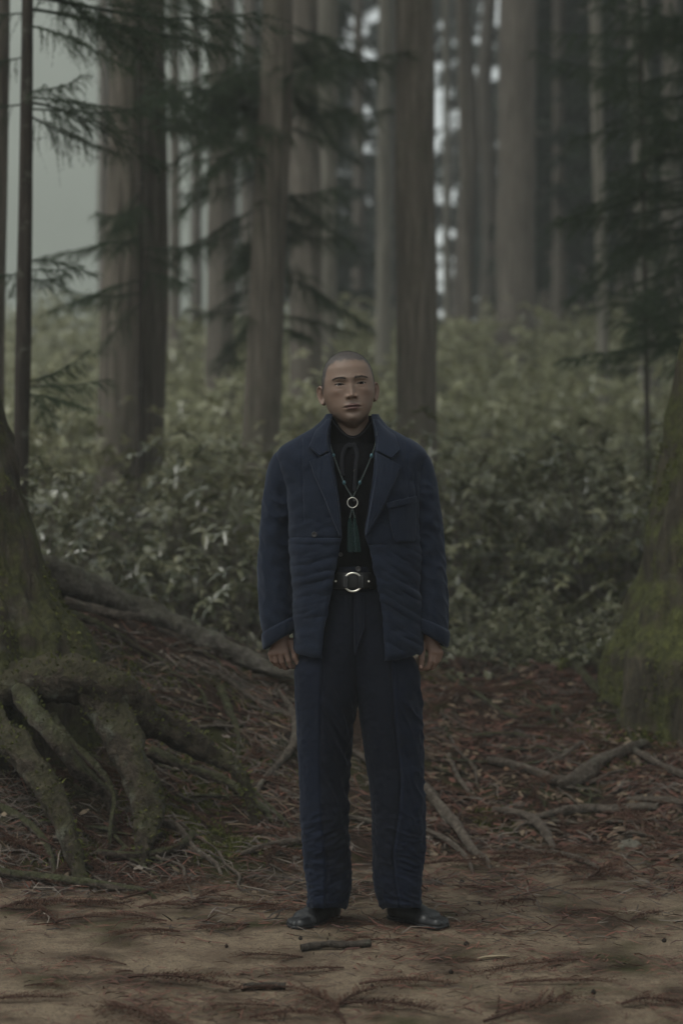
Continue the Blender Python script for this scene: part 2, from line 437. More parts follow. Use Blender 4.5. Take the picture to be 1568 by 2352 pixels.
def crown_mesh(name, h, rad, nb, seed, taper=1.0, card=.16):
    """a tall cedar crown: drooping limbs carrying flat ragged clumps of needle sprays"""
    r = np.random.default_rng(seed); A = Acc()
    for k in range(nb):
        t = (k + r.uniform(0, 1)) / nb
        z = h * t; R0 = rad * ((1 - t) ** .6 * taper + .18) * r.uniform(.55, 1.15); az = r.uniform(0, 6.283)
        u = np.array([np.cos(az), np.sin(az), 0]); v = np.array([-u[1], u[0], 0])
        s = np.linspace(0, 1, 6); dr = r.uniform(.1, .45)
        ax = u * (R0 * s)[:, None] + np.array([0, 0, 1]) * (z - dr * R0 * s ** 1.6 + .15 * R0 * s ** 3)[:, None]
        V, Q, T = tube(ax, .03 * (1.1 - s) + .006, 4); A.add(V, Q, T, tint=np.zeros(len(V)))
        m = int(26 + 20 * R0)
        tt = r.uniform(.18, 1, m) ** .8
        c = np.stack([np.interp(tt, s, ax[:, j]) for j in range(3)], 1) + v * (r.normal(0, .22, m) * R0 * .5)[:, None] + r.normal(0, .06, (m, 3))
        q = 5
        cc = np.repeat(c, q, 0)
        dd = u * .6 + v * r.normal(0, .7, (m * q, 1)) + np.array([0, 0, -1]) * r.uniform(-.1, 1.1, (m * q, 1)); dd /= np.linalg.norm(dd, axis=1)[:, None]
        ln = card * r.uniform(.6, 1.6, m * q)
        w_ = np.cross(dd, r.normal(0, 1, (m * q, 3))); w_ /= np.linalg.norm(w_, axis=1)[:, None]
        V = np.stack([cc - w_ * (ln * .14)[:, None], cc + w_ * (ln * .14)[:, None], cc + dd * ln[:, None]], 1).reshape(-1, 3)
        A.add(V, tris=np.arange(len(V)).reshape(-1, 3), tint=np.repeat(np.clip(r.uniform(0, 1, m * q), 0, 1), 3))
    me = A.mesh(name, False); me.materials.append(MAT_CEDAR_FAR)
    return me

CROWN_HI = [crown_mesh('crown', 8.0, 2.3, 60, 30 + k) for k in range(2)]
CROWN_FAR = [crown_mesh('crown', 14.0, 1.25, 150, 40 + k, card=.22) for k in range(3)]

CROWN_SPARSE = crown_mesh('crown', 14.0, 1.7, 62, 57, card=.30)
def cedar(name, label, prof, d, mat, seg=40, rows=90, flare=.25, seed=0, top=None, crown=True, group=None, groove=.05, crown_z=None):
    top = top or 7.5 + .27 * d
    V, Q, base = trunk_geo(prof, d, None, seg, rows, flare, seed, top, groove)
    t = empty(name, base); tag(t, label, 'tree', group)
    obj('trunk', V - base, Q, mat=mat, parent=t)
    if crown:
        c = link('crown', CROWN_HI[seed % 2], None, t)
        topc = V[-seg:].mean(0)
        c.location = Vector(topc - base) - Vector((0, 0, 4.0)); c.rotation_euler = (0, 0, seed * 1.3); c.scale = (.6, .6, .8)
    return t

# the tall cedars behind the person, as (picture y, left edge, right edge)
cedar('cedar_tree', 'big grooved cedar trunk fused with a second stem behind the leafy shrubs', [(0, 258, 322), (300, 252, 326), (700, 235, 330), (1000, 225, 322), (1250, 214, 314)], 15.0, MAT_TRUNK, seed=1, groove=.07)
cedar('cedar_tree', 'darker cedar stem grown tight against the big grooved trunk', [(0, 314, 378), (300, 316, 383), (700, 312, 389), (1000, 306, 376), (1180, 300, 370)], 15.3, MAT_TRUNK_RED, seed=2, groove=.06)
cedar('cedar_tree', 'leaning cedar trunk curving down into shrubs beside the person', [(0, 602, 672), (300, 590, 666), (600, 575, 655), (900, 560, 645), (1250, 543, 632)], 15.0, MAT_TRUNK, seed=3)
cedar('cedar_tree', 'reddish cedar trunk standing close behind the leaning trunk', [(0, 664, 730), (400, 660, 735), (920, 668, 742)], 21, MAT_TRUNK_RED, seed=4)
cedar('cedar_tree', 'pale cedar stem beside the reddish trunk', [(0, 728, 776), (400, 732, 774), (920, 726, 772)], 23, MAT_TRUNK_PALE, seed=5, rows=60)
cedar('cedar_tree', 'straight cedar trunk rising directly behind the shoulder of the person', [(0, 905, 995), (500, 907, 1000), (900, 912, 1003), (1150, 912, 1006)], 15.6, MAT_TRUNK, seed=6)
cedar('cedar_tree', 'hazy grey cedar trunk between the fused trunk and the leaning trunk', [(0, 480, 532), (500, 478, 534), (900, 474, 538)], 24, MAT_TRUNK_RED, seed=7, rows=60)
cedar('cedar_tree', 'slim pale cedar trunk in the haze against the straight trunk', [(0, 868, 898), (400, 866, 898), (740, 862, 898)], 27, MAT_TRUNK_PALE, seed=8, rows=60)
cedar('cedar_tree', 'thin pale trunk below the bright gaps in the far canopy', [(0, 1016, 1030), (400, 1018, 1031), (740, 1018, 1034)], 33, MAT_TRUNK_PALE, seed=9, rows=50, seg=20)
cedar('cedar_tree', 'slim trunk splitting the bright gaps in the far canopy', [(0, 1048, 1066), (400, 1056, 1074), (720, 1064, 1084)], 34, MAT_TRUNK, seed=10, rows=50, seg=20)
cedar('cedar_tree', 'wide dark cedar trunk rising from the hazy hillside', [(0, 1146, 1232), (300, 1146, 1230), (620, 1138, 1228)], 31, MAT_TRUNK_RED, seed=11, rows=60)
cedar('cedar_tree', 'slender leaning grey trunk among the dark hanging foliage', [(0, 1352, 1378), (300, 1358, 1386), (720, 1368, 1396)], 22, MAT_TRUNK_PALE, seed=12, rows=60, seg=24)
cedar('cedar_tree', 'grey trunk wrapped in shade beside the slender leaning trunk', [(0, 1436, 1484), (250, 1446, 1492), (720, 1462, 1508)], 23, MAT_TRUNK_PALE, seed=13, rows=60, seg=24)
cedar('cedar_tree', 'pale lichen-spotted trunk behind the slim dark young cedar', [(0, -34, 23), (500, -40, 17), (800, -44, 12), (1150, -50, 6)], 11.5, MAT_TRUNK, seed=14)
for k, (x0, x1, d) in enumerate(((392, 412, 30), (440, 462, 44), (228, 252, 40), (556, 590, 36), (505, 545, 52), (812, 834, 40), (1270, 1296, 36), (1520, 1556, 30))):
    cedar('cedar_tree', 'faint cedar trunk dissolving in the fog', [(0, x0, x1), (400, x0 - 2, x1 + 2), (760, x0 - 4, x1 + 4)], d, MAT_TRUNK_RED, seed=20 + k, rows=40, seg=16, group='faint cedars in the fog')

# the far wood on the right: leafy cedars that leave gaps for the sky
far = [(715, 44, 1.0, 0), (690, 36, .8, 0), (915, 60, .8, 0), (1300, 46, 1.0, 0), (1290, 38, .8, 0), (1340, 42, 1.1, 0), (1430, 36, 1.0, 0), (1560, 40, 1.1, 0), (1680, 34, 1.1, 0), (1500, 50, 1.2, 0), (900, 58, .8, 0), (1380, 55, 1.3, 0), (1620, 46, 1.2, 0), (930, 62, .7, 0), (1225, 54, .6, 0), (1075, 58, .46, 0), (815, 60, .46, 0), (1035, 68, 1.3, -1), (1110, 72, 1.3, -1), (822, 68, 1.2, -1), (1262, 68, 1.2, -1), (1260, 52, .40, 0), (1070, 40, .9, 9.6), (1120, 46, 1.0, 10.5), (1255, 44, .9, 9.5)]
for k, (vx, d, s, zc) in enumerate(far):
    x = (vx - CX) * d / FV; y = d - DIST; z = float(H(x, y)); sparse = zc < 0; zc = max(zc, 0); hgt = 17 * s + zc * .6
    t = empty('cedar_tree', (x, y, z)); tag(t, 'dark leafy cedar in the far misty wood', 'tree', 'leafy cedars of the far wood')
    n = 14; zz = np.linspace(-.4, hgt, n)
    V, Q, T = tube(np.stack([.1 * np.sin(zz + k), .1 * np.cos(zz * .7 + k), zz], 1), (.05 if sparse else .22) * s * (1.05 - zz / hgt * .9), 10)
    obj('trunk', V, Q, T, mat=MAT_TRUNK_RED, parent=t)
    c = link('crown', CROWN_SPARSE if sparse else CROWN_FAR[k % 3], None, t); c.location = (0, 0, zc or 2.0 * s); c.rotation_euler = (0, 0, k * 2.2); c.scale = (s, s, s * 1.05)

# young cedars with hanging sprays
def young_cedar(label, prof, d, top, branches, seed, mat=MAT_TRUNK_DARK, seg=16):
    V, Q, base = trunk_geo(prof, d, None, seg, 70, .3, seed, top, .03)
    t = empty('young_cedar', base); tag(t, label, 'young tree')
    obj('trunk', V - base, Q, mat=mat, parent=t)
    zs = V.reshape(70, seg, 3).mean(1)
    for k, (vy, az, L, tilt) in enumerate(branches):
        z = CAM_H - (vy - CY) * d / FV
        p = [np.interp(z, zs[:, 2], zs[:, 0]), np.interp(z, zs[:, 2], zs[:, 1]), z]
        put_branch(t, base, p, R(az), L, k + seed, R(tilt), roll=random.uniform(-.3, .3))
    return t

# azimuth 0 = towards the right of the picture, 90 = away from the camera
young_cedar('slim dark young cedar with needled branches behind the mossy giant', [(0, 51, 77), (500, 43, 76), (800, 36, 73), (1200, 30, 64)], 10.5, 5.2,
            [(20, 8, .95, 2), (30, 175, .5, 0), (60, -30, .6, -4), (-10, 25, 1.2, 4), (225, 10, .55, 8), (250, -15, .6, -4), (235, 35, .75, 4), (240, 170, .5, 0), (262, 60, .6, 0), (215, -50, .45, 0),
             (600, 25, .35, 15), (620, -20, .32, 5), (630, 160, .35, 8), (640, 60, .4, 5), (610, 110, .3, 0), (890, 10, .42, 10), (905, -20, .38, 2), (880, 40, .45, 18), (900, 70, .4, 0), (130, 150, .4, 0), (-60, 60, 1.0, 0), (-90, -5, 1.1, -2)], 1)
def bushy(y0, y1, n, Lm, seed, az0=0, az1=360, tilt=-4):
    r = np.random.default_rng(seed)
    return [(y0 + (y1 - y0) * (k + r.uniform(0, 1)) / n, r.uniform(az0, az1), Lm * r.uniform(.6, 1.25), tilt + r.uniform(-14, 12)) for k in range(n)]
young_cedar('young cedar whose sprays hang across the fused trunk', [(-100, 318, 326), (600, 319, 330), (1250, 310, 324)], 13.6, 5.0, bushy(170, 300, 6, .75, 1, -70, 70) + bushy(430, 700, 12, .55, 2) + bushy(-80, 60, 6, .8, 3, -80, 100), 2)
young_cedar('young cedar with bare lower limbs beside the leaning trunk', [(-100, 612, 622), (600, 588, 600), (1250, 560, 574)], 15.5, 5.4, bushy(120, 330, 14, .95, 4, 150, 330) + bushy(380, 560, 8, .7, 5, 90, 320) + bushy(640, 830, 6, .55, 6, 90, 270), 3)
young_cedar('young cedar spreading sprays in front of the leaning trunk', [(-100, 655, 664), (600, 638, 648), (1250, 616, 628)], 15.6, 5.4, bushy(40, 300, 12, .9, 7, 190, 400) + bushy(470, 640, 10, .7, 8, 200, 400) + bushy(690, 800, 5, .5, 9), 4)
young_cedar('shaded young cedar draping dark foliage beside the mossy flared trunk', [(-100, 1600, 1612), (600, 1590, 1604), (1250, 1586, 1602)], 13.0, 5.2, bushy(0, 820, 34, .78, 10, 100, 260, 4), 5)
young_cedar('young cedar with dark sprays hanging before the grey trunks', [(-100, 1462, 1471), (600, 1474, 1484), (1250, 1484, 1498)], 15.0, 5.6, bushy(60, 260, 9, .7, 11, tilt=4) + bushy(330, 860, 24, .58, 12, tilt=4), 6)
# ------------------------------------------------------------------ the two giants and their roots
TRUNKS = []
def rooted(name, label, prof, d, mat, seed, top, seg=230, rows=300, groove=.075):
    V, Q, base = trunk_geo(prof, d, None, seg, rows, .10, seed, top, groove)
    # stringy ridged bark with knots
    P = V * np.array([1, 1, .22])
    c = V.reshape(rows, seg, 3).mean(1, keepdims=True); out = V.reshape(rows, seg, 3) - c; out[..., 2] = 0; out /= np.linalg.norm(out, axis=2, keepdims=True)
    rid = (1 - 2 * np.abs(noise(P, 6.5, seed))) * .022 + (1 - 2 * np.abs(noise(P, 15, seed + 2))) * .012 + .010 * noise(P, 34, seed + 4) + .02 * fbm(V, 3.0, 3, seed + 5)
    V = V + (out * rid.reshape(rows, seg, 1)).reshape(-1, 3)
    t = empty(name, base); tag(t, label, 'tree')
    obj('trunk', V - base, Q, mat=mat, parent=t)
    TRUNKS.append((V, np.repeat(c.reshape(-1, 3), seg, 0), base))
    return t, base

GIANT_L, BASE_L = rooted('cedar_tree', 'mossy giant cedar with a great tangle of arching roots over the bank',
    [(-300, -330, -75), (200, -325, -50), (700, -318, -22), (980, -310, 2), (1100, -305, 24), (1200, -300, 48), (1300, -302, 76), (1380, -315, 118), (1450, -330, 172), (1560, -350, 215)], 8.3, MAT_MOSSY, 31, 13.0)
GIANT_R, BASE_R = rooted('cedar_tree', 'mossy flared cedar trunk above the leaf-covered slope',
    [(-200, 1645, 1960), (400, 1612, 1960), (830, 1575, 1970), (1000, 1550, 1980), (1150, 1526, 1990), (1330, 1494, 2000), (1430, 1462, 2020), (1500, 1425, 2050), (1640, 1405, 2080)], 9.6, MAT_MOSSY_R, 37, 13.0)

CANOPY = [crown_mesh('crown', 5.5, 3.6, 120, 81 + k, card=.42) for k in range(2)]
for k, (t_, zc) in enumerate(((GIANT_L, 4.3), (GIANT_R, 4.8))):
    c = link('crown', CANOPY[k], None, t_); c.location = (0, 0, zc + 6.5); c.scale = (.8, .8, 1.1)
MOSSY = []   # surfaces that moss tufts will grow on
def root(parent, base, pts, mat, lift=.5, depth=None, seg=14, seed=0, rough=.22):
    """pts: (picture x, picture y, half thickness in picture units); laid on the ground, or at the given depths"""
    W = []
    for k, (vx, vy, r) in enumerate(pts):
        p = hit(vx, vy) if depth is None else px(vx, vy, depth[k])
        rr = r * (p[1] + DIST) / FV
        if depth is None: p[2] = float(H(p[0], p[1])) + (lift * rr + .010 if np.isscalar(lift) else lift[k])
        W.append([*p, rr])
    W = np.array(W)
    if depth is None and len(W) > 3:
        s = W.copy(); s[1:-1, 1] = .25 * W[:-2, 1] + .5 * W[1:-1, 1] + .25 * W[2:, 1]; W = s
        for q in W: q[2] = float(H(q[0], q[1])) + (lift if np.isscalar(lift) else .5) * q[3] + .010
    e = W[-1].copy(); dr = W[-1, :3] - W[-2, :3]; dr /= np.linalg.norm(dr) + 1e-9
    e[:3] += dr * max(.06, 2.5 * e[3]); e[2] = float(H(e[0], e[1])) - max(.03, 1.2 * e[3]); e[3] *= .45; W = np.vstack([W, e])
    L = np.linalg.norm(np.diff(W[:, :3], axis=0), axis=1).sum()
    S_ = spline(W, int(np.clip(L / .014, 20, 110)))
    S_[:, :3] += .25 * S_[:, 3:4] * np.stack([noise(S_[:, :3], 6, seed + k) for k in range(3)], 1)
    disp = lambda V, r, a: rough * r * (1.3 * fbm(V, 11, 4, seed) + .6 * np.sin(a * 3 + 5 * noise(V, 4, seed + 3)) + .35 * np.abs(np.sin(a * 7 + 6 * noise(V, 5, seed + 6))))
    V, Q, T = tube(S_[:, :3], S_[:, 3], seg, disp)
    if mat in (MAT_ROOT_MOSSY, MAT_MOSSY_R): MOSSY.append((V[:-2], np.repeat(S_[:, :3], seg, 0), 1.0))
    elif mat is MAT_ROOT and seg > 15: MOSSY.append((V[:-2], np.repeat(S_[:, :3], seg, 0), .45))
    return obj('root', V - base, Q, T, mat=mat, parent=parent)

MAT_ROOT_RIDGE = bark_mat('ridge_root_lit', (.020, .017, .014), (.070, .061, .050), (.15, .135, .115), moss=.6, moss_col=(.036, .040, .012), mossmin=.30, zstretch=1, scale=30, lichen=.5)  # bark lightened to stand in for light falling on the ridge's top
def rl(pts, mat=MAT_ROOT, **k): return root(GIANT_L, BASE_L, pts, mat, **k)
def rr(pts, mat=MAT_ROOT_BARE, **k): return root(GIANT_R, BASE_R, pts, mat, **k)
# great roots of the left-hand giant
rl([(-60, 1570, 62), (40, 1572, 56), (130, 1562, 46), (205, 1566, 46), (275, 1606, 44), (345, 1652, 38), (420, 1692, 30), (490, 1735, 22), (560, 1790, 14)], MAT_ROOT_MOSSY, depth=[7.95, 7.85, 7.75, 7.7, 7.72, 7.78, 7.85, 7.88, 7.85], seg=28, seed=1)
rl([(215, 1590, 36), (262, 1650, 40), (300, 1725, 38), (330, 1800, 38), (345, 1860, 34), (335, 1925, 22)], MAT_ROOT_MOSSY, depth=[7.72, 7.66, 7.6, 7.55, 7.5, 7.42], seg=28, seed=2)
rl([(50, 1590, 26), (85, 1635, 22), (125, 1690, 21), (175, 1755, 20), (215, 1795, 16), (245, 1825, 10)], MAT_ROOT, depth=[7.75, 7.6, 7.5, 7.5, 7.55, 7.58], seg=18, seed=3)
rl([(-40, 1650, 36), (20, 1695, 32), (75, 1765, 30), (125, 1845, 28), (158, 1915, 24), (180, 1985, 18), (196, 2045, 12), (205, 2075, 8)], MAT_ROOT_MOSSY, depth=[7.8, 7.6, 7.45, 7.38, 7.32, 7.27, 7.2, 7.15], seg=22, seed=4)
rl([(40, 1300, 40), (110, 1318, 34), (200, 1350, 31), (330, 1405, 29), (450, 1462, 25), (560, 1512, 20), (640, 1542, 15), (720, 1565, 11)], MAT_ROOT_RIDGE, depth=[9.0, 9.1, 9.15, 9.2, 9.2, 9.15, 9.1, 9.05], seg=24, seed=5)
rl([(150, 1395, 14), (260, 1432, 10), (330, 1428, 10), (400, 1442, 10), (455, 1474, 9), (520, 1500, 8), (620, 1525, 6)], MAT_ROOT_BARE, seed=6)
rl([(165, 1420, 9), (260, 1462, 6), (350, 1512, 5), (420, 1550, 4)], seed=7)
rl([(345, 1750, 14), (430, 1772, 11), (510, 1803, 10), (570, 1840, 9), (612, 1880, 6)], MAT_ROOT, lift=.9, seed=8)
rl([(640, 1600, 5), (672, 1650, 8), (676, 1715, 9), (645, 1768, 8), (612, 1803, 6), (590, 1830, 4)], MAT_ROOT_BARE, lift=1.1, seed=9)
rl([(320, 1902, 8), (400, 1922, 8), (450, 1952, 7), (495, 1995, 5)], MAT_ROOT_BARE, lift=.9, seed=10)
rl([(225, 1972, 6), (300, 1978, 8), (370, 1988, 8), (420, 1950, 9), (445, 1930, 8)], MAT_ROOT, lift=.9, seed=11)
rl([(-20, 2016, 10), (80, 2030, 10), (150, 2034, 9), (260, 2048, 8), (340, 2062, 5)], MAT_ROOT, lift=.9, seed=12)
rl([(556, 1972, 5), (620, 1952, 6), (700, 1944, 6)], MAT_ROOT_BARE, lift=.9, seed=13)
rl([(480, 1735, 9), (540, 1785, 8), (600, 1850, 6), (660, 1905, 5)], MAT_ROOT, seed=14)
rl([(120, 1640, 9), (160, 1700, 8), (230, 1770, 7), (262, 1830, 6), (255, 1890, 5)], MAT_ROOT, depth=[7.72, 7.68, 7.62, 7.58, 7.5], seed=15)
rl([(-20, 1860, 9), (40, 1880, 9), (90, 1930, 8), (120, 1990, 6)], MAT_ROOT, lift=.8, seed=16)
rl([(505, 1590, 8), (530, 1640, 8), (545, 1690, 6), (548, 1740, 4)], MAT_ROOT, seed=17)
rl([(430, 1520, 6), (500, 1570, 6), (580, 1600, 6), (680, 1660, 5)], MAT_ROOT_BARE, seed=18)
rl([(640, 1820, 4), (720, 1850, 6), (800, 1890, 6), (870, 1905, 5)], MAT_ROOT_BARE, lift=.9, seed=19)
rl([(700, 1690, 4), (800, 1730, 5), (850, 1760, 6), (905, 1800, 5)], MAT_ROOT_BARE, lift=.9, seed=20)
rr([(940, 1790, 7), (975, 1832, 12), (1010, 1872, 12), (1042, 1912, 11), (1082, 1957, 9), (1118, 1990, 6)], lift=1.1, seed=21)
rr([(970, 1915, 5), (1030, 1945, 6), (1060, 1965, 6), (1082, 2002, 4)], lift=.9, seed=22)
rr([(1120, 1755, 7), (1200, 1777, 10), (1260, 1802, 13), (1305, 1822, 17), (1345, 1798, 18), (1392, 1752, 14), (1475, 1718, 9)], MAT_ROOT_BARE, lift=.6, seed=23)
rr([(1130, 1872, 6), (1200, 1880, 10), (1242, 1912, 11), (1268, 1955, 7)], lift=1.0, seed=24)
rr([(1230, 1890, 6), (1310, 1872, 10), (1400, 1877, 10), (1490, 1866, 7)], lift=1.0, seed=25)
rr([(1322, 1520, 16), (1380, 1560, 15), (1440, 1612, 13), (1500, 1668, 8)], MAT_ROOT, lift=.8, seed=26)
rr([(1310, 1525, 10), (1345, 1568, 11), (1375, 1605, 7)], MAT_ROOT, lift=.8, seed=27)
rr([(1455, 1735, 7), (1520, 1772, 9), (1600, 1812, 9)], lift=.9, seed=28)
rr([(1255, 1765, 5), (1300, 1745, 7), (1335, 1718, 5)], lift=.9, seed=29)
rr([(1085, 1700, 4), (1140, 1698, 6), (1195, 1702, 5)], MAT_ROOT, lift=.7, seed=30)
rr([(1025, 1558, 4), (1100, 1620, 6), (1150, 1645, 6), (1195, 1662, 4)], MAT_ROOT, seed=31)
rr([(1030, 1742, 5), (1050, 1792, 6), (1078, 1832, 4)], seed=32)
rr([(1440, 1480, 26), (1390, 1500, 22), (1330, 1520, 14), (1290, 1535, 8)], MAT_MOSSY_R, lift=.4, seed=33)
rr([(1440, 1845, 5), (1520, 1850, 7), (1580, 1862, 7)], lift=.9, seed=34)
rr([(1270, 1965, 4), (1330, 1985, 6), (1372, 2005, 4)], lift=.9, seed=35)
rr([(1150, 1930, 3), (1230, 1960, 4), (1300, 1970, 3)], seed=36)
r_ = np.random.default_rng(12)
for k in range(86):  # thin rootlets lacing the bank
    left = k < 52
    vx, vy = (r_.uniform(120, 700), r_.uniform(1450, 2000)) if left else (r_.uniform(980, 1540), r_.uniform(1580, 1940))
    a = r_.uniform(.1, 1.2) if left else r_.uniform(-.5, 1.4); ln = r_.uniform(50, 170)
    pts = [(vx + ln * t * np.cos(a) + r_.normal(0, 9), vy + ln * t * np.sin(a) * .7 + r_.normal(0, 7), r_.uniform(2.2, 4.5) * (1.1 - .5 * t)) for t in np.linspace(0, 1, 5)]
    (rl if left else rr)(pts, MAT_ROOT_BARE if k % 2 else MAT_ROOT, lift=r_.uniform(.3, 1.3), seg=8, seed=50 + k)

# ------------------------------------------------------------------ shrubs on the slope
def shrub_meshes(seed, rad, hgt, nw, leaf):
    r = np.random.default_rng(seed); A = Acc(); W = Acc()
    lt = np.array([0, .3, .65, 1.0]); lw = np.array([.06, .5, .42, .0])
    for k in range(nw):
        u = r.normal(size=3); u[2] = abs(u[2]) * .9 + .05; u /= np.linalg.norm(u)
        c = u * np.array([rad, rad, hgt]) * r.uniform(.55, 1.05) ** .7
        c[2] = max(c[2], .08)
        if k % 3 == 0:
            b = np.array([r.normal(0, .06), r.normal(0, .06), -.1]); s = np.linspace(0, 1, 6)
            mid = (b + c) / 2 + np.array([0, 0, -.1])
            P = ((1 - s) ** 2)[:, None] * b + (2 * s * (1 - s))[:, None] * mid + (s ** 2)[:, None] * c
            V, Q, T = tube(P, .006 * (1.3 - s), 4, caps=False); W.add(V, Q)
        axis = u * .5 + np.array([0, 0, .8]) + r.normal(0, .25, 3); axis /= np.linalg.norm(axis)
        e1 = np.cross(axis, [.3, .9, .1]); e1 /= np.linalg.norm(e1); e2 = np.cross(axis, e1)
        m = r.integers(6, 10); t0 = r.uniform(.05, .95)
        for j in range(m):
            a = j * 6.283 / m + r.normal(0, .25)
            o = e1 * np.cos(a) + e2 * np.sin(a); L = leaf * r.uniform(.65, 1.25)
            el = r.uniform(-.35, .75)
            f = o * np.cos(el) + axis * np.sin(el); side = np.cross(f, axis); side /= np.linalg.norm(side) + 1e-9
            nn = np.cross(side, f)
            mid = c + f * (lt * L)[:, None] - np.array([0, 0, 1]) * (r.uniform(.1, .5) * L * lt ** 2)[:, None]
            hw = side * (lw * L * .36)[:, None] + nn * (lw * L * .10)[:, None]; hw2 = -side * (lw * L * .36)[:, None] + nn * (lw * L * .10)[:, None]
            V = np.stack([mid + hw2, mid, mid + hw], 1)[:-1].reshape(-1, 3); V = np.vstack([V, mid[-1:]])
            Q = [[0, 1, 4, 3], [1, 2, 5, 4], [3, 4, 7, 6], [4, 5, 8, 7]]
            A.add(V, Q, [[6, 7, 9], [7, 8, 9]], tint=np.full(10, np.clip(t0 + r.normal(0, .2), 0, 1)))
    return A.mesh('foliage', True), W.mesh('stem', True)

SHRUBS = [shrub_meshes(60 + k, [.55, .62, .5, .7, .6][k], [.85, 1.0, .75, .9, 1.15][k], [105, 125, 95, 135, 120][k], [.066, .075, .062, .070, .078][k]) for k in range(5)]
for k, (f, s) in enumerate(SHRUBS): f.materials.append(MAT_LEAF if k % 2 == 0 else MAT_LEAF_DARK); s.materials.append(MAT_TRUNK_RED)
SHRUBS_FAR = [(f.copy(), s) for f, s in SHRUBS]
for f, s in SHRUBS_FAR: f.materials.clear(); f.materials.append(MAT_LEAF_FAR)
def put_shrub(x, y, sc, k, label, group, sink=.12):
    z = float(H(x, y)) - sink * sc
    t = empty('shrub', (x, y, z)); tag(t, label, 'shrub', group)
    t.rotation_euler = (0, 0, random.uniform(0, 6.28)); t.scale = (sc, sc, sc * random.uniform(.85, 1.1))
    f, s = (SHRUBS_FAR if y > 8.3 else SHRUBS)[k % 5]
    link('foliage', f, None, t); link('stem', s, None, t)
rs = np.random.default_rng(21)
placed = []
def free(x, y, gap):
    for (a, b) in placed:
        if (a - x) ** 2 + (b - y) ** 2 < gap * gap: return False
    placed.append((x, y)); return True
n = 0
for tries in range(9000):
    d = 9.75 + 27 * rs.uniform(0, 1) ** 1.25
    vx = rs.uniform(-120, 1690); x = (vx - CX) * d / FV; y = d - DIST
    crest = np.interp(x, [-1.4, -.28, .2, .6, 1.9], [9.75, 9.9, 10.3, 11.2, 11.4])
    if d < crest: continue
    gap = .40 + .013 * d
    if not free(x, y, gap): continue
    sc = rs.uniform(.8, 1.2) * (.72 if d < 11.2 else 1.0) * (1 + .012 * d)
    n += 1
    near = d < 15
    put_shrub(x, y, sc, int(rs.integers(0, 5)), 'leafy evergreen shrub just beyond the rooted bank' if near else 'leafy evergreen shrub on the misty hillside',
              'shrubs just beyond the bank' if near else 'shrubs on the misty hillside')
    if n >= 298: break
for k in range(16):
    d = rs.uniform(10.0, 11.1); vx = rs.uniform(985, 1480); x = (vx - CX) * d / FV
    put_shrub(x, d - DIST, rs.uniform(.22, .42), k, 'low leafy seedling at the top of the littered slope', 'seedlings along the top of the slope', .05)
# ------------------------------------------------------------------ litter on the ground
def frond_mesh(seed, L):
    r = np.random.default_rng(seed); A = Acc()
    s = np.linspace(0, 1, 14)
    ax = np.stack([L * (s - .5), .10 * L * np.sin(2.2 * s + r.uniform(0, 6)), .010 + .012 * np.sin(s * 3.1)], 1)
    V, Q, T = tube(ax, .0035 * (1.2 - s), 5); A.add(V, Q, T, tint=.25)
    for k in range(30):
        t = .02 + .9 * k / 30; p = np.array([np.interp(t, s, ax[:, j]) for j in range(3)])
        a = r.uniform(.03, .42) * (1 if k % 2 else -1)
        B = Acc(); ln = L * r.uniform(.18, .55) * (1.1 - .55 * t)
        needle_twig(B, p, np.array([np.cos(a), np.sin(a), r.uniform(-.06, .12)]), ln, int(ln / .0045), .011, .0019, .03, seed * 50 + k, r.uniform(.1, .6))
        V = np.vstack(B.V); V[:, 2] = np.clip(V[:, 2], .001, None) * 1.1
        A.add(V, tris=np.concatenate(B.T), tint=np.concatenate(B.A['tint']))
    me = A.mesh('dead_cedar_frond', False); me.materials.append(MAT_DEAD); return me
FRONDS = [frond_mesh(5 + k, [.30, .38, .26, .34, .42, .22][k]) for k in range(6)]

def lay(o, x, y, yaw, sc=1.0, lift=0.0):
    e = .06
    z = float(H(x, y)); nx = -(float(H(x + e, y)) - float(H(x - e, y))) / (2 * e); ny = -(float(H(x, y + e)) - float(H(x, y - e))) / (2 * e)
    q = Vector((0, 0, 1)).rotation_difference(Vector((nx, ny, 1)).normalized()).to_matrix() @ Matrix.Rotation(yaw, 3, 'Z')
    o.matrix_world = Matrix.Translation((x, y, z + lift)) @ q.to_4x4() @ Matrix.Scale(sc, 4)
    return o

rf = np.random.default_rng(31)
sand_fronds = [(312, 2113, 1), (342, 2153, 1.1), (504, 2133, 1), (579, 2143, .9), (237, 2213, .6), (282, 2238, .6), (413, 2269, 1.5), (478, 2299, 1), (100, 2274, .6), (45, 2304, .9), (322, 2342, 1.1), (453, 2203, .9),
    (604, 2279, .8), (730, 2324, 1.4), (705, 2231, .9), (756, 2178, .9), (615, 2203, .8), (1342, 2029, .9), (1372, 2052, .8), (1282, 2107, 1), (1357, 2102, .7), (914, 2170, .7), (1211, 2228, 1.0), (1100, 2274, 1.2), (929, 2269, 1.2),
    (1196, 2324, 1.4), (880, 2329, 1.3), (1483, 2289, 1.2), (1282, 2263, .8), (818, 2168, .9), (1080, 2132, .7), (1423, 2203, .9), (60, 2095, 1.3), (110, 2110, 1.3), (150, 2085, 1.2), (30, 2120, 1.1), (190, 2120, 1), (240, 2080, 1.1),
    (1500, 2320, 1.2), (1380, 2335, 1.1), (560, 2320, .8), (660, 2345, 1.2), (820, 2300, 1.0), (1010, 2310, 1.1), (1060, 2215, .6), (640, 2100, 1.0), (560, 2085, 1.0), (880, 2095, .9), (1100, 2050, .9), (1200, 2080, .8), (1490, 2110, .7), (1540, 2190, .9), (770, 2120, .8), (1180, 2150, .6), (380, 2090, 1)]
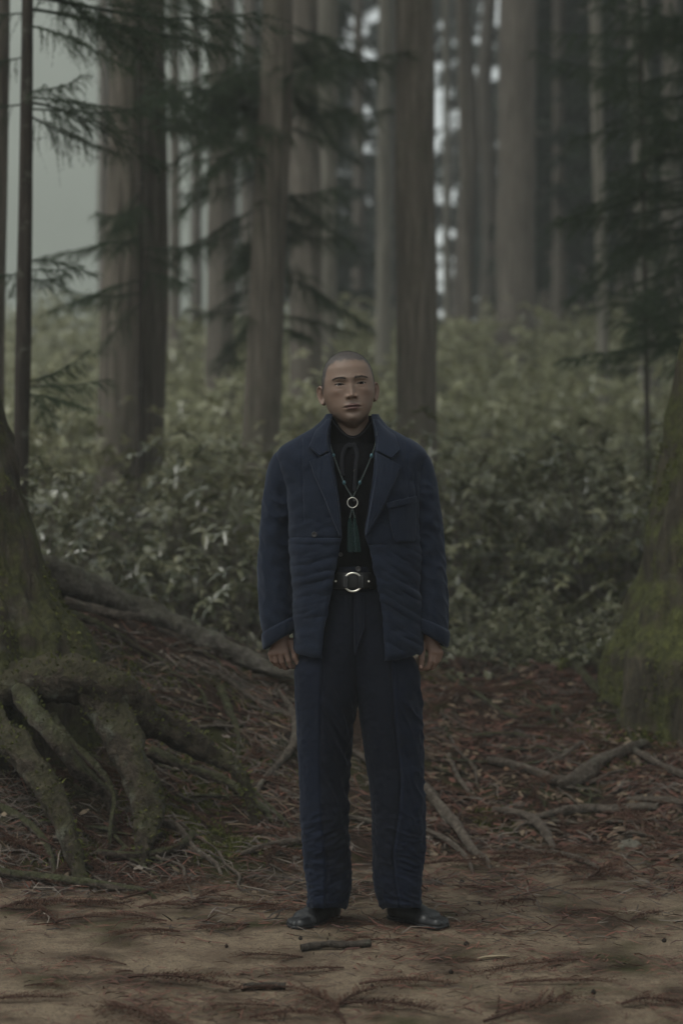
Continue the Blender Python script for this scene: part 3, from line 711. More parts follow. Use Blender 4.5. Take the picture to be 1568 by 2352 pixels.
for k, (vx, vy, s) in enumerate(sand_fronds):
    if k % 4 == 3: continue
    p = hit(vx, vy); o = link('dead_cedar_frond', FRONDS[k % 6])
    lay(o, p[0], p[1], rf.normal(0, .55) + (np.pi if rf.uniform() < .5 else 0), s * .78)
    o.scale = (o.scale[0] * rf.uniform(.6, 1.15), o.scale[1] * rf.uniform(.8, 2.0) * (1 if k % 2 else -1), o.scale[2])
    tag(o, 'brown dead cedar frond lying on the sandy path', 'frond', 'dead cedar fronds on the sand')
for k in range(90):
    left = k % 2
    vx, vy = (rf.uniform(0, 700), rf.uniform(1560, 2080)) if left else (rf.uniform(960, 1568), rf.uniform(1560, 2030))
    p = hit(vx, vy); o = link('dead_cedar_frond', FRONDS[k % 6])
    lay(o, p[0], p[1], rf.normal(0, .7), rf.uniform(.6, 1.1), .004)
    tag(o, 'rusty dead cedar frond caught among the roots of the bank', 'frond', 'dead cedar fronds on the bank')

# cones and chips
def cone_mesh(seed):
    r = np.random.default_rng(seed); n, m = 9, 12
    a = np.linspace(0, 2 * np.pi, m, endpoint=False); t = np.linspace(.02, .98, n)
    rad = .011 * np.sin(np.pi * t)[:, None] * (1 + .35 * np.cos(a[None, :] * 4 + (np.arange(n) % 2)[:, None] * np.pi / 1.0))
    V = np.stack([rad * np.cos(a), np.broadcast_to(.012 * (t[:, None] * 2 - 1), rad.shape), .009 + rad * np.sin(a)], -1)
    return make_mesh('cedar_cone', V.reshape(-1, 3), grid_quads(n, m), smooth=False)
mc = M('cone_scale', .8, .2); mc.color((.018, .013, .010)); CONE = cone_mesh(1); CONE.materials.append(mc.m)
for k, (vx, vy) in enumerate([(1070, 2173), (1191, 2060), (1100, 2077), (1060, 2029), (1476, 2012), (1413, 2014), (1524, 2165), (854, 2269), (1035, 2238), (1362, 2284), (520, 2178), (690, 2160)]):
    p = hit(vx, vy); o = link('cedar_cone', CONE); lay(o, p[0], p[1], k * 1.1, rf.uniform(.45, .65)); tag(o, 'small dark round cedar cone lying on the sand', 'cone', 'cedar cones on the sand')
mw = M('pale_wood', .8, .2); cw = mw.coord('Object', (4, 60, 60)); mw.color(mw.ramp(mw.noise(cw, 5), [(.3, (.14, .11, .07)), (.7, (.30, .25, .17))])); 
p = hit(1131, 2204)
V, Q, T = tube(np.array([[-.05, 0, .006], [-.02, .003, .008], [.02, 0, .008], [.055, .004, .006]]), [.004, .008, .008, .003], 7, flat=.5)
o = obj('wood_chip', V, Q, T, mat=mw.m, smooth=False); lay(o, p[0], p[1], .28); tag(o, 'pale splinter of bare wood lying on the sand', 'wood chip')
o = obj('charred_stick', *tube(spline([[-.11, 0, .012, .010], [-.04, .008, .016, .013], [.04, -.004, .015, .012], [.1, .012, .012, .008]], 24)[:, :3], .011, 9, lambda V, r, a: .004 * fbm(V, 60, 3))[:2], mat=MAT_TRUNK_DARK)
p = hit(775, 2182); lay(o, p[0], p[1], .12); tag(o, 'short blackened stick on the sand in front of the shoes', 'stick')
o = obj('charred_stick', *tube(spline([[-.06, 0, .010, .010], [0, .006, .012, .012], [.06, -.004, .010, .008]], 16)[:, :3], .010, 9, lambda V, r, a: .004 * fbm(V, 60, 3, 3))[:2], mat=MAT_TRUNK_DARK)
p = hit(605, 2276); lay(o, p[0], p[1], .1); tag(o, 'stubby blackened stick among the fronds at the path edge', 'stick')
# pale stone half sunk in the bank
st = np.random.default_rng(4); a = np.linspace(0, 2 * np.pi, 22, endpoint=False); t = np.linspace(.03, .97, 14)
V = np.stack([.075 * np.sin(np.pi * t)[:, None] * np.cos(a), .05 * np.sin(np.pi * t)[:, None] * np.sin(a), np.broadcast_to(-.05 * np.cos(np.pi * t)[:, None], (14, 22))], -1).reshape(-1, 3)
V = V * (1 + .35 * fbm(V, 16, 3, 2))[:, None]
ms = M('stone', .85, .3); cs = ms.coord(); ms.color(ms.ramp(ms.noise(cs, 40, 5), [(.3, (.05, .047, .035)), (.6, (.11, .10, .08)), (.75, (.06, .066, .038))])); ms.bump(ms.noise(cs, 60, 5), .5, .01)
p = hit(1444, 1950); o = obj('stone', V, grid_quads(14, 22), mat=ms.m); lay(o, p[0], p[1], .3, .62, .004); tag(o, 'pale lumpy stone half sunk at the foot of the slope', 'stone')

# loose litter nobody could count: twig bits, needles and leaf scraps on the bank and the path edge
LT = Acc()
def scatter(n, vx0, vx1, vy0, vy1, kind, seed, lmin, lmax, wmin, wmax, cols, lift=.012, clump=-.05):
    r = np.random.default_rng(seed)
    vx = r.uniform(vx0, vx1, n); vy = r.uniform(vy0, vy1, n)
    # march every ray to the ground at once
    d = np.linspace(5.2, 11.2, 150)[None, :]
    Z = CAM_H - (vy[:, None] - CY) * d / FV; X = (vx[:, None] - CX) * d / FV
    gz0 = H0(X, np.broadcast_to(d - DIST, X.shape))[0]
    k = np.argmax(Z < gz0, axis=1); ok = k > 0
    q0 = d[0, k]; cl_ = fbm(np.stack([(vx - CX) * q0 / FV, q0], -1), 3.2, 3, seed + .5); ok &= cl_ + r.normal(0, .18, n) > clump
    dd = d[0, k][ok]; x = (vx[ok] - CX) * dd / FV; y = dd - DIST; m = len(x)
    x = x + r.normal(0, .03, m); y = y + r.normal(0, .05, m)
    z = H(x, y); e = .05
    gxn = (H(x + e, y) - H(x - e, y)) / (2 * e); gyn = (H(x, y + e) - H(x, y - e)) / (2 * e)
    _, tt, _ = H0(x, y)
    yaw = r.normal(0, .8, m)
    L = r.uniform(lmin, lmax, m); W_ = r.uniform(wmin, wmax, m)
    ux, uy = np.cos(yaw), np.sin(yaw)
    T = np.stack([ux, uy, ux * gxn + uy * gyn + r.normal(0, .22, m)], 1); T /= np.linalg.norm(T, axis=1)[:, None]
    N = np.stack([-gxn, -gyn, np.ones(m)], 1); N = N + r.normal(0, .35, (m, 3)); N /= np.linalg.norm(N, axis=1)[:, None]
    B = np.cross(N, T); B /= np.linalg.norm(B, axis=1)[:, None]
    C = np.stack([x, y, z + r.uniform(.002, lift, m)], 1)
    bend = B * (r.normal(0, .12, m) * L)[:, None] + N * (r.uniform(-.02, .10, m) * L)[:, None]
    a = C - T * (L / 2)[:, None]; b = C + bend; c = C + T * (L / 2)[:, None]
    w = B * W_[:, None] + N * (W_ * r.uniform(-.4, .4, m))[:, None]
    V = np.stack([a - w * .5, a + w * .5, b - w, b + w, c - w * .35, c + w * .35], 1).reshape(-1, 3)
    i = np.arange(m)[:, None] * 6
    Q = np.concatenate([i + np.array([[0, 1, 3, 2]]), i + np.array([[2, 3, 5, 4]])], 0)
    cols = np.array(cols); ci = r.integers(0, len(cols), m)
    col = cols[ci] * r.uniform(.6, 1.35, (m, 1))
    LT.add(V, Q, tint=np.repeat(col, 6, 0))
RED = [(.088, .035, .024), (.060, .026, .019), (.112, .050, .034)]; TAN = [(.125, .09, .058), (.095, .066, .043), (.155, .117, .078)]; GREY = [(.085, .07, .057), (.042, .033, .027), (.12, .10, .083), (.026, .020, .016)]
scatter(9000, -40, 760, 1420, 2080, 0, 1, .03, .17, .0012, .0034, RED + GREY + GREY + [TAN[1]], clump=0.0)
scatter(10000, 900, 1610, 1520, 2060, 0, 2, .04, .16, .0016, .0035, RED + RED + GREY + [TAN[1]])
scatter(2600, 900, 1610, 1520, 1990, 1, 3, .018, .05, .005, .012, TAN + TAN + RED + [(.10, .058, .034)], clump=-.35)
scatter(700, -40, 760, 1450, 2060, 1, 4, .018, .045, .005, .011, TAN + GREY + RED)
scatter(3000, 560, 1000, 1560, 2090, 0, 5, .04, .16, .0016, .0035, RED + GREY + TAN)
scatter(2200, -40, 1610, 2040, 2352, 0, 6, .015, .07, .0010, .0022, RED + [(.035, .022, .018)], .006)
scatter(1800, -40, 1610, 1990, 2160, 0, 7, .03, .14, .0014, .003, RED + RED + GREY, .010)
scatter(5000, -40, 1610, 2200, 2352, 0, 8, .012, .06, .0010, .0022, RED + RED + [(.03, .018, .014)], .008, clump=.22)
scatter(4500, -40, 1610, 2040, 2220, 0, 9, .012, .07, .0010, .0024, RED + RED + [(.03, .018, .014)], .008, clump=.20)
litter = LT.obj('leaf_litter', MAT_LITTER, None, False)
tag(litter, 'loose twigs, rusty needles and scraps of leaf strewn over bank and path', kind='stuff')

# moss cushions on the bank
MS = Acc(); rm = np.random.default_rng(8)
mm = M('moss_tuft', .9, .1); mm.color(mm.ramp(mm.attr('tint', 'Fac'), [(.0, (.036, .040, .011)), (.5, (.070, .076, .021)), (1.0, (.125, .13, .042))]))
for (vx, vy, ax_, ay_, n) in [(q[0], q[1], q[2] * 1.3, q[3], q[4] * 3) for q in [(400, 1880, 70, 40, 900), (430, 1800, 110, 60, 1300), (470, 1930, 90, 50, 700), (250, 1545, 120, 30, 900), (560, 1740, 50, 35, 500), (150, 1950, 60, 50, 300), (1320, 1690, 60, 25, 600), (1390, 1735, 70, 25, 500), (1130, 1880, 60, 40, 250), (560, 1950, 70, 40, 400), (310, 1850, 40, 60, 500), (1010, 1560, 60, 30, 250), (600, 1640, 60, 40, 300), (1500, 1700, 60, 30, 300), (700, 1800, 60, 30, 200), (520, 1850, 60, 40, 400), (90, 1750, 70, 50, 400)]]:
    ctr = hit(vx, vy); sx = ax_ * (ctr[1] + DIST) / FV; 
    x = ctr[0] + rm.normal(0, .5, n) * sx; y = ctr[1] + rm.normal(0, .5, n) * sx * .8
    ok = fbm(np.stack([x, y], -1), 9, 3, 3) > -.2
    x, y = x[ok], y[ok]; n = len(x); z = H(x, y)
    hh_ = rm.uniform(.006, .018, n); a = rm.uniform(0, 6.28, n); w_ = rm.uniform(.004, .008, n)
    b = np.stack([x, y, z - .002], 1); dv = np.stack([np.cos(a), np.sin(a), np.zeros(n)], 1) * w_[:, None]
    tip = b + np.stack([rm.normal(0, .006, n), rm.normal(0, .006, n), hh_], 1)
    V = np.stack([b - dv, b + dv, tip], 1).reshape(-1, 3)
    MS.add(V, tris=np.arange(len(V)).reshape(-1, 3), tint=np.repeat(rm.uniform(0, 1, n), 3))
for Vm, Cm, frac in MOSSY:
    nrm = Vm - Cm; nrm /= np.linalg.norm(nrm, axis=1)[:, None] + 1e-9
    pk = rm.integers(0, len(Vm), int(len(Vm) * .8 * frac)); mk_ = (nrm[pk, 2] + 1.5 * fbm(Vm[pk], 5, 3, 1) > .15)
    pk = pk[mk_]; n = len(pk); b = Vm[pk] + rm.normal(0, .006, (n, 3)) - nrm[pk] * .003
    tip = b + nrm[pk] * rm.uniform(.006, .016, (n, 1)) + rm.normal(0, .006, (n, 3)); dv = np.cross(tip - b, rm.normal(0, 1, (n, 3))); dv *= (rm.uniform(.003, .006, n) / (np.linalg.norm(dv, axis=1) + 1e-9))[:, None]
    V = np.stack([b - dv, b + dv, tip], 1).reshape(-1, 3); MS.add(V, tris=np.arange(len(V)).reshape(-1, 3), tint=np.repeat(rm.uniform(0, .8, n), 3))
for Vm, Cm, bs in TRUNKS:
    nrm = Vm - Cm; nrm[:, 2] = 0; nrm /= np.linalg.norm(nrm, axis=1)[:, None] + 1e-9
    hgt = Vm[:, 2] - bs[2]; low = np.nonzero((hgt < 1.5) & (nrm[:, 1] < .3))[0]; pk = rm.choice(low, 22000)
    mk_ = fbm(Vm[pk] * np.array([1, 1, .45]), 6, 4, 2) > -.02 + .25 * hgt[pk]; pk = pk[mk_]; n = len(pk)
    b = Vm[pk] + rm.normal(0, .006, (n, 3)) - nrm[pk] * .004
    tip = b + nrm[pk] * rm.uniform(.005, .014, (n, 1)) + np.array([0, 0, -.004]) + rm.normal(0, .006, (n, 3)); dv = np.cross(tip - b, rm.normal(0, 1, (n, 3))); dv *= (rm.uniform(.003, .006, n) / (np.linalg.norm(dv, axis=1) + 1e-9))[:, None]
    V = np.stack([b - dv, b + dv, tip], 1).reshape(-1, 3); MS.add(V, tris=np.arange(len(V)).reshape(-1, 3), tint=np.repeat(rm.uniform(0, .85, n), 3))
moss = MS.obj('moss', mm.m, None, False); tag(moss, 'soft green moss tufts spread over the bank between the roots', kind='stuff')

# small ferns on the bank
mfern = foliage_mat('fern_green', (.05, .075, .02), (.085, .12, .035), (.14, .18, .06), .6, .2, .3)
def fern(vx, vy, sc, label):
    r = np.random.default_rng(int(vx)); p = hit(vx, vy); A = Acc()
    for k in range(6):
        a = k * 1.05 + r.normal(0, .2); L = .09 * r.uniform(.7, 1.2)
        s = np.linspace(0, 1, 9); u = np.array([np.cos(a), np.sin(a), 0]); v = np.array([-u[1], u[0], 0])
        ax = u * (L * s)[:, None] + np.array([0, 0, 1]) * (L * (.7 * s - .55 * s ** 2))[:, None]
        for j in range(1, 9):
            for sg in (-1, 1):
                q = ax[j]; l = .028 * (1.1 - s[j]) + .004
                t_ = q + (v * sg + u * .35) * l
                A.add(np.array([q - u * .004, q + u * .004, t_]), tris=[[0, 1, 2]], tint=np.full(3, r.uniform(.2, .9)))
        V, Q, T = tube(ax, .0012, 4, caps=False); A.add(V, Q, tint=.3)
    t = A.obj('fern', mfern, None, False); t.location = p; t.scale = (sc, sc, sc); tag(t, label, 'fern')
fern(252, 1880 - 190, .9, 'small bright fern sprouting between the mossy roots')
fern(118, 2085 - 195, .8, 'tiny green seedling fern low on the dark bank')
fern(195, 1922 - 190, .6, 'tiny pale fern tip in the hollow under the arching root')
# ------------------------------------------------------------------ the person
YC = .08                                   # depth of the body axis
def wx(v): return (np.asarray(v, float) - CX) / 735.0
def wz(v): return CAM_H - (np.asarray(v, float) - CY) / 735.0

def surface_nets(F, org, h):
    """numpy naive surface nets of the zero level of F (negative inside)"""
    s = F < 0
    nx, ny, nz = F.shape
    cs = [(a, b, c) for a in (0, 1) for b in (0, 1) for c in (0, 1)]
    sl = lambda a, b, c: (slice(a, nx - 1 + a), slice(b, ny - 1 + b), slice(c, nz - 1 + c))
    cnt = sum(s[sl(*k)].astype(np.int8) for k in cs)
    act = (cnt > 0) & (cnt < 8)
    idx = np.full(act.shape, -1, int); I = np.argwhere(act); idx[act] = np.arange(len(I))
    acc = np.zeros((len(I), 3)); num = np.zeros(len(I))
    val = {k: F[I[:, 0] + k[0], I[:, 1] + k[1], I[:, 2] + k[2]] for k in cs}
    for k in cs:
        for ax in range(3):
            if k[ax]: continue
            q = list(k); q[ax] = 1; q = tuple(q)
            a, b = val[k], val[q]; m = (a < 0) != (b < 0)
            t = np.where(m, a / np.where(m, a - b, 1), 0)
            p = np.tile(np.array(k, float), (len(I), 1)); p[:, ax] += t
            acc[m] += p[m]; num[m] += 1
    V = (I + acc / num[:, None]) * h + org
    Q = []
    for ax in range(3):
        o = [k for k in range(3) if k != ax]
        lo = [slice(1, -1)] * 3; lo[ax] = slice(0, -1)
        hi = [slice(1, -1)] * 3; hi[ax] = slice(1, None)
        a, b = s[tuple(lo)], s[tuple(hi)]
        for flip in (False, True):
            E = np.argwhere(a & ~b) if not flip else np.argwhere(~a & b)
            if not len(E): continue
            E = E + 1; E[:, ax] -= 1
            def cell(d1, d2):
                c = E.copy(); c[:, o[0]] -= d1; c[:, o[1]] -= d2
                return idx[c[:, 0], c[:, 1], c[:, 2]]
            q = np.stack([cell(1, 1), cell(0, 1), cell(0, 0), cell(1, 0)], 1)
            if (ax == 1) != flip: q = q[:, ::-1]
            Q.append(q)
    Q = np.concatenate(Q)
    return V, Q[(Q >= 0).all(1)]

def smin(a, b, k):
    h = np.clip(.5 + .5 * (b - a) / k, 0, 1)
    return b * (1 - h) + a * h - k * h * (1 - h)

def sdf_solid(prims, h, k=.006, post=None):
    """prims: (a, b, ra, rb[, k]) tapered capsules blended together"""
    A = np.array([p[0] for p in prims] + [p[1] for p in prims], float); rm = max(max(p[2], p[3]) for p in prims) + 4 * h
    lo, hi = A.min(0) - rm, A.max(0) + rm
    ax = [np.arange(lo[i], hi[i] + h, h) for i in range(3)]
    P = np.stack(np.meshgrid(*ax, indexing='ij'), -1)
    F = None
    for p in prims:
        a, b = np.array(p[0], float), np.array(p[1], float); ab = b - a
        t = np.clip(((P - a) @ ab) / max(ab @ ab, 1e-12), 0, 1)
        d = np.linalg.norm(P - a - t[..., None] * ab, axis=-1) - (p[2] + (p[3] - p[2]) * t)
        F = d if F is None else smin(F, d, p[4] if len(p) > 4 else k)
    if post is not None: F = post(F, P)
    return surface_nets(F, lo, h)

# ---- materials
def cloth(name, col, col2, rough=.9, weave=900, sheen=.35, bump=.25):
    m = M(name, rough, .04); c = m.coord('Object')
    n = m.noise(c, 9, 4, .6); f = m.noise(c, weave, 2, .5)
    m.color(m.mix(m.ramp(f, [(.35, 0.0), (.65, 1.0)]), m.mix(m.ramp(n, [(.3, 0.0), (.7, 1.0)]), col, tuple(q * .8 for q in col)), col2))
    m.b.inputs['Sheen Weight'].default_value = sheen; m.b.inputs['Sheen Roughness'].default_value = .45; m.b.inputs['Sheen Tint'].default_value = (.55, .62, .78, 1)
    m.bump(m.math('ADD', m.noise(c, 160, 3, .6), m.math('MULTIPLY', f, .3)), bump, .002)
    return m
JACKET = cloth('navy_wool', (.0078, .0108, .0190), (.0145, .0192, .0315), sheen=.16, bump=.5).m
SHIRT = cloth('black_cotton', (.0025, .0025, .0033), (.0045, .0045, .0055), sheen=0).m
tm = cloth('trouser_cloth', (.0054, .0066, .0108), (.0100, .0118, .0185), sheen=.08, bump=.4)
old = tm.b.inputs['Base Color'].links[0].from_socket
tm.color(tm.mix(tm.attr('panel', 'Fac'), old, (.0084, .0115, .0215)))
TROUSER = tm.m
BLACKLEATHER = M('black_leather', .45, .4); BLACKLEATHER.color((.006, .006, .007)); BLACKLEATHER = BLACKLEATHER.m
sv = M('silver', .28, .5); sv.color((.72, .69, .62)); sv.b.inputs['Metallic'].default_value = 1; SILVER = sv.m
rb = M('black_rubber', .5, .4); rbc = rb.coord(); rb.color(rb.ramp(rb.noise(rbc, 60, 4), [(.3, (.0045, .005, .006)), (.7, (.011, .0115, .013))])); rb.bump(rb.noise(rbc, 220, 3), .3, .002); RUBBER = rb.m; rb.b.inputs['Roughness'].default_value = .42; rb.b.inputs['Specular IOR Level'].default_value = .45
RIB = cloth('grey_ribbon', (.0085, .0088, .0105), (.014, .0145, .017), sheen=.1).m
TASSEL = cloth('green_silk', (.002, .013, .010), (.004, .024, .018), rough=.6, sheen=.3).m
bd = M('dark_bead', .3, .5); bd.color((.03, .045, .042)); BEAD = bd.m
tq = M('turquoise', .35, .5); tq.color((.03, .085, .105)); TURQ = tq.m
HORN = M('button', .4, .5); HORN.color((.022, .020, .020)); HORN = HORN.m
YEL = M('yellow_print', .6, .3); YEL.color((.42, .33, .04)); YEL = YEL.m

person = empty('person', (.038, YC, 0))
PB = np.array([.038, YC, 0])
tag(person, 'person with shaved head in navy padded suit standing on the sandy path', 'person')
def pobj(name, V, Q=None, T=None, mat=None, parent=None, smooth=True, attrs=None):
    return obj(name, np.asarray(V) - PB, Q, T, mat, person if parent is None else parent, smooth, attrs)

# ---- head
HC = np.array([.0325, YC + .012, 1.698])
zt = np.array([.1175, .1155, .110, .103, .095, .081, .06, .0255, .006, -.02, -.04, -.066, -.085, -.1, -.108, -.114, -.122, -.135, -.2])
wt = np.array([.004, .019, .034, .0455, .0545, .0665, .0765, .0825, .0825, .0812, .077, .0685, .0590, .0455, .0365, .030, .018, .012, .01])
ft = np.array([.004, .022, .040, .054, .064, .078, .088, .0930, .0905, .0885, .0885, .0880, .0865, .0845, .0810, .0740, .052, .02, .01])
bt = np.array([.004, .026, .048, .064, .076, .0905, .099, .1020, .1010, .0950, .0870, .0700, .060, .05, .04, .03, .02, .01, .01])
nz_, nth = 330, 260
zz = np.concatenate([np.linspace(.1172, .095, 28, endpoint=False), np.linspace(.095, -.13, 216, endpoint=False), np.linspace(-.13, -.26, 40, endpoint=False), np.linspace(-.26, -.80, 48)])
ths = np.linspace(-np.pi, np.pi, nth, endpoint=False); ths = ths - .38 * np.sin(ths)   # denser at the front
TH, ZZ = np.meshgrid(ths, zz)
def bl(tab): return np.interp(ZZ, zt[::-1], tab[::-1])
def smooth_tab(tab):
    q = np.interp(zz, zt[::-1], tab[::-1]); k = np.exp(-np.linspace(-2, 2, 23) ** 2); k /= k.sum()
    return np.convolve(np.pad(q, 11, mode='edge'), k, 'valid')[:, None] * np.ones_like(TH)
W_, F_, B_ = smooth_tab(wt), smooth_tab(ft), smooth_tab(bt)
sn, cs_ = np.sin(TH), np.cos(TH)
FB = np.where(cs_ > 0, F_, B_)
en = 2.25
r_face = 1 / ((np.abs(sn) / W_) ** en + (np.abs(cs_) / FB) ** en) ** (1 / en)
nrad = np.interp(ZZ, [-.8, -.45, -.30, -.235, -.19, -.13, -.09, -.03, .0, .03], [.11, .115, .105, .085, .066, .0585, .0575, .056, .03, .005])
nwid = np.interp(ZZ, [-.8, -.45, -.34, -.26, -.21, -.13, .03], [1.25, 1.5, 1.55, 1.5, 1.15, 1.02, 1.0])
ncy = np.interp(ZZ, [-.3, -.16, -.1, 0], [.02, .034, .028, .02])
q_ = -ncy * cs_
r_neck = (q_ + np.sqrt(np.maximum(q_ ** 2 - ncy ** 2 + nrad ** 2, 1e-8))) * np.sqrt((nwid * sn) ** 2 + cs_ ** 2)
r_neck = np.maximum(r_neck, .001)
kk = .010; hh_ = np.clip(.5 + .5 * (r_face - r_neck) / kk, 0, 1)
rr_ = r_neck * (1 - hh_) + r_face * hh_ + kk * hh_ * (1 - hh_)
hx, hy, hz_ = rr_ * sn, -rr_ * cs_, ZZ.copy()
def G(x, z, cx, cz, sx, sz): return np.exp(-((x - cx) / sx) ** 2 - ((z - cz) / sz) ** 2)
def face_feat(x, z):
    ax = np.abs(x)
    A = np.interp(z, [-.047, -.0425, -.0395, -.036, -.031, -.025, -.01, .006, .018, .03], [0, .003, .012, .0175, .0195, .0170, .0100, .0048, .0026, 0])
    sx = np.interp(z, [-.045, -.03, -.015, .01, .03], [.0110, .0108, .0098, .0095, .013])
    f = A * np.exp(-(ax / sx) ** 2)
    f += .0085 * G(ax, z, .0140, -.0345, .0055, .0065)                      # wings of the nose
    f -= .0075 * G(ax, z, .0080, -.0405, .0042, .0028)                       # nostrils
    f += .0042 * G(ax, z, .030, .0235, .020, .0075) + .002 * G(x, z, 0, .03, .012, .01)
    f -= .0062 * G(ax, z, .0325, .0075, .0150, .0095) + .0032 * G(ax, z, .017, .010, .0065, .010)
    f += .0050 * G(ax, z, .0345, .0070, .0130, .0085)                       # eyeballs under the lids
    f -= .0012 * G(ax, z, .035, .0142, .014, .0022)                         # lid crease
    f -= .0007 * G(ax, z, .033, -.0075, .012, .0030)                        # under the eye
    f += .0045 * G(ax, z, .050, -.016, .017, .014) + .0015 * G(ax, z, .047, -.060, .018, .022)
    f += .0055 * G(x, z, 0, -.062, .028, .020)
    upl = .0045 * np.exp(-(ax / .024) ** 4) * np.exp(-((z + .0615 + .0012 * np.exp(-(ax / .004) ** 2)) / .0042) ** 2)
    lol = .0058 * np.exp(-(ax / .019) ** 4) * np.exp(-((z + .0725) / .0048) ** 2)
    ln = -.0052 * np.exp(-(ax / .027) ** 6) * np.exp(-((z + .0665 + .0012 * (ax / .027) ** 2 - .0008 * np.exp(-(ax / .006) ** 2)) / .0016) ** 2)
    f += upl + lol + ln
    f -= .0012 * np.exp(-(ax / .003) ** 2) * np.exp(-((z + .052) / .006) ** 2)
    f -= .0040 * G(x, z, 0, -.0835, .020, .0055)
    f += .0062 * G(x, z, 0, -.100, .019, .012)
    f -= .003 * G(ax, z, .070, .035, .012, .02)
    return f
def eye_slit(x, z):
    ax = np.abs(np.abs(x) - .0345); t = np.clip(ax / .0140, 0, 1)
    up_ = .0041 * (1 - t ** 2); lo_ = -.0027 * (1 - t ** 2)
    zc = .0052 + .0008 * (np.abs(x) - .0345) / .014
    return (t < 1) & (z - zc < up_) & (z - zc > lo_)
frontm = sstep(.15, .55, cs_)
hy = hy - face_feat(hx, hz_) * frontm
sl_ = eye_slit(hx, hz_) & (cs_ > .3)
hy = hy + .0060 * sl_
HV = np.stack([hx, hy, hz_], -1)
ROLL, YAW, PITCH = R(-4.6), R(4.5), R(-2.0)
HR = np.array(Matrix.Rotation(ROLL, 3, 'Y') @ Matrix.Rotation(YAW, 3, 'Z') @ Matrix.Rotation(PITCH, 3, 'X'))
def place_head(P):
    P = np.asarray(P, float); w_ = sstep(-.22, -.10, P[..., 2])[..., None]
    piv = np.array([0, .02, -.12])
    Rr_ = (P - piv) @ HR.T + piv
    off = np.array([-.0020, 0, 0])
    return P * (1 - w_) + (Rr_ + off) * w_ + HC
flat = HV.reshape(-1, 3); n0 = len(flat)
cap = np.vstack([flat, [[0, 0, .1176]], [[0, .02, -.805]]])
j = np.arange(nth); j2 = (j + 1) % nth; last = (len(zz) - 1) * nth
hq = grid_quads(len(zz), nth)[:, ::-1]; ht_ = np.vstack([np.stack([j, j2, np.full(nth, n0)], 1)[:, ::-1] * 1, np.stack([last + j2, last + j, np.full(nth, n0 + 1)], 1)[:, ::-1]])
front_pts = flat[(cs_.ravel() > .2)]
def face_y(x, z):
    q = np.stack([np.atleast_1d(x), np.atleast_1d(z)], 1)
    out = np.empty(len(q))
    for i, (a, b) in enumerate(q):
        d2 = (front_pts[:, 0] - a) ** 2 + (front_pts[:, 2] - b) ** 2; k = np.argpartition(d2, 4)[:4]; w2 = 1 / (d2[k] + 1e-9); out[i] = (front_pts[k, 1] * w2).sum() / w2.sum()
    return out

# ears
def ear(sg):
    nr, na = 16, 40
    rho = np.linspace(0, 1, nr); ph = np.linspace(0, 2 * np.pi, na, endpoint=False)
    RH, PH = np.meshgrid(rho, ph, indexing='ij')
    ex = .0185 * (1 - .28 * sstep(.2, -1, np.sin(PH))) ; ez = np.where(np.sin(PH) > 0, .032, .034)
    u = RH * ex * np.cos(PH); v = RH * ez * np.sin(PH)        # u: forward(-)/back(+), v: up
    h = .0055 * np.exp(-((RH - .86) / .13) ** 2) * (1 - .75 * np.exp(-((PH - np.pi) / .6) ** 2)) - .0100 * np.exp(-((u + .003) / .008) ** 2 - ((v + .004) / .012) ** 2)
    h += .0035 * np.exp(-((u - .006) / .004) ** 2 - ((v - .002) / .014) ** 2) - .004 * sstep(.9, 1, RH)
    front = np.stack([u, v, h], -1); back = np.stack([u, v, np.full_like(h, -.006) - .003 * (1 - RH ** 2)], -1)
    L = np.concatenate([front, back[::-1]], 0)
    # local axes: u -> back of head, v -> up, h -> outwards; the ear fans out from the skull
    fan = R(38)
    U = np.array([sg * np.sin(fan), np.cos(fan), 0]); Hn = np.array([sg * np.cos(fan), -np.sin(fan), 0]); Vv = np.array([sg * .10, .12, 1.0]); Vv /= np.linalg.norm(Vv)
    c = np.array([sg * .0860, .014, -.0150])
    P = c + L[..., 0:1] * U + L[..., 1:2] * Vv + L[..., 2:3] * Hn
    return P.reshape(-1, 3), grid_quads(2 * nr, na)[:, ::(1 if sg > 0 else -1)]

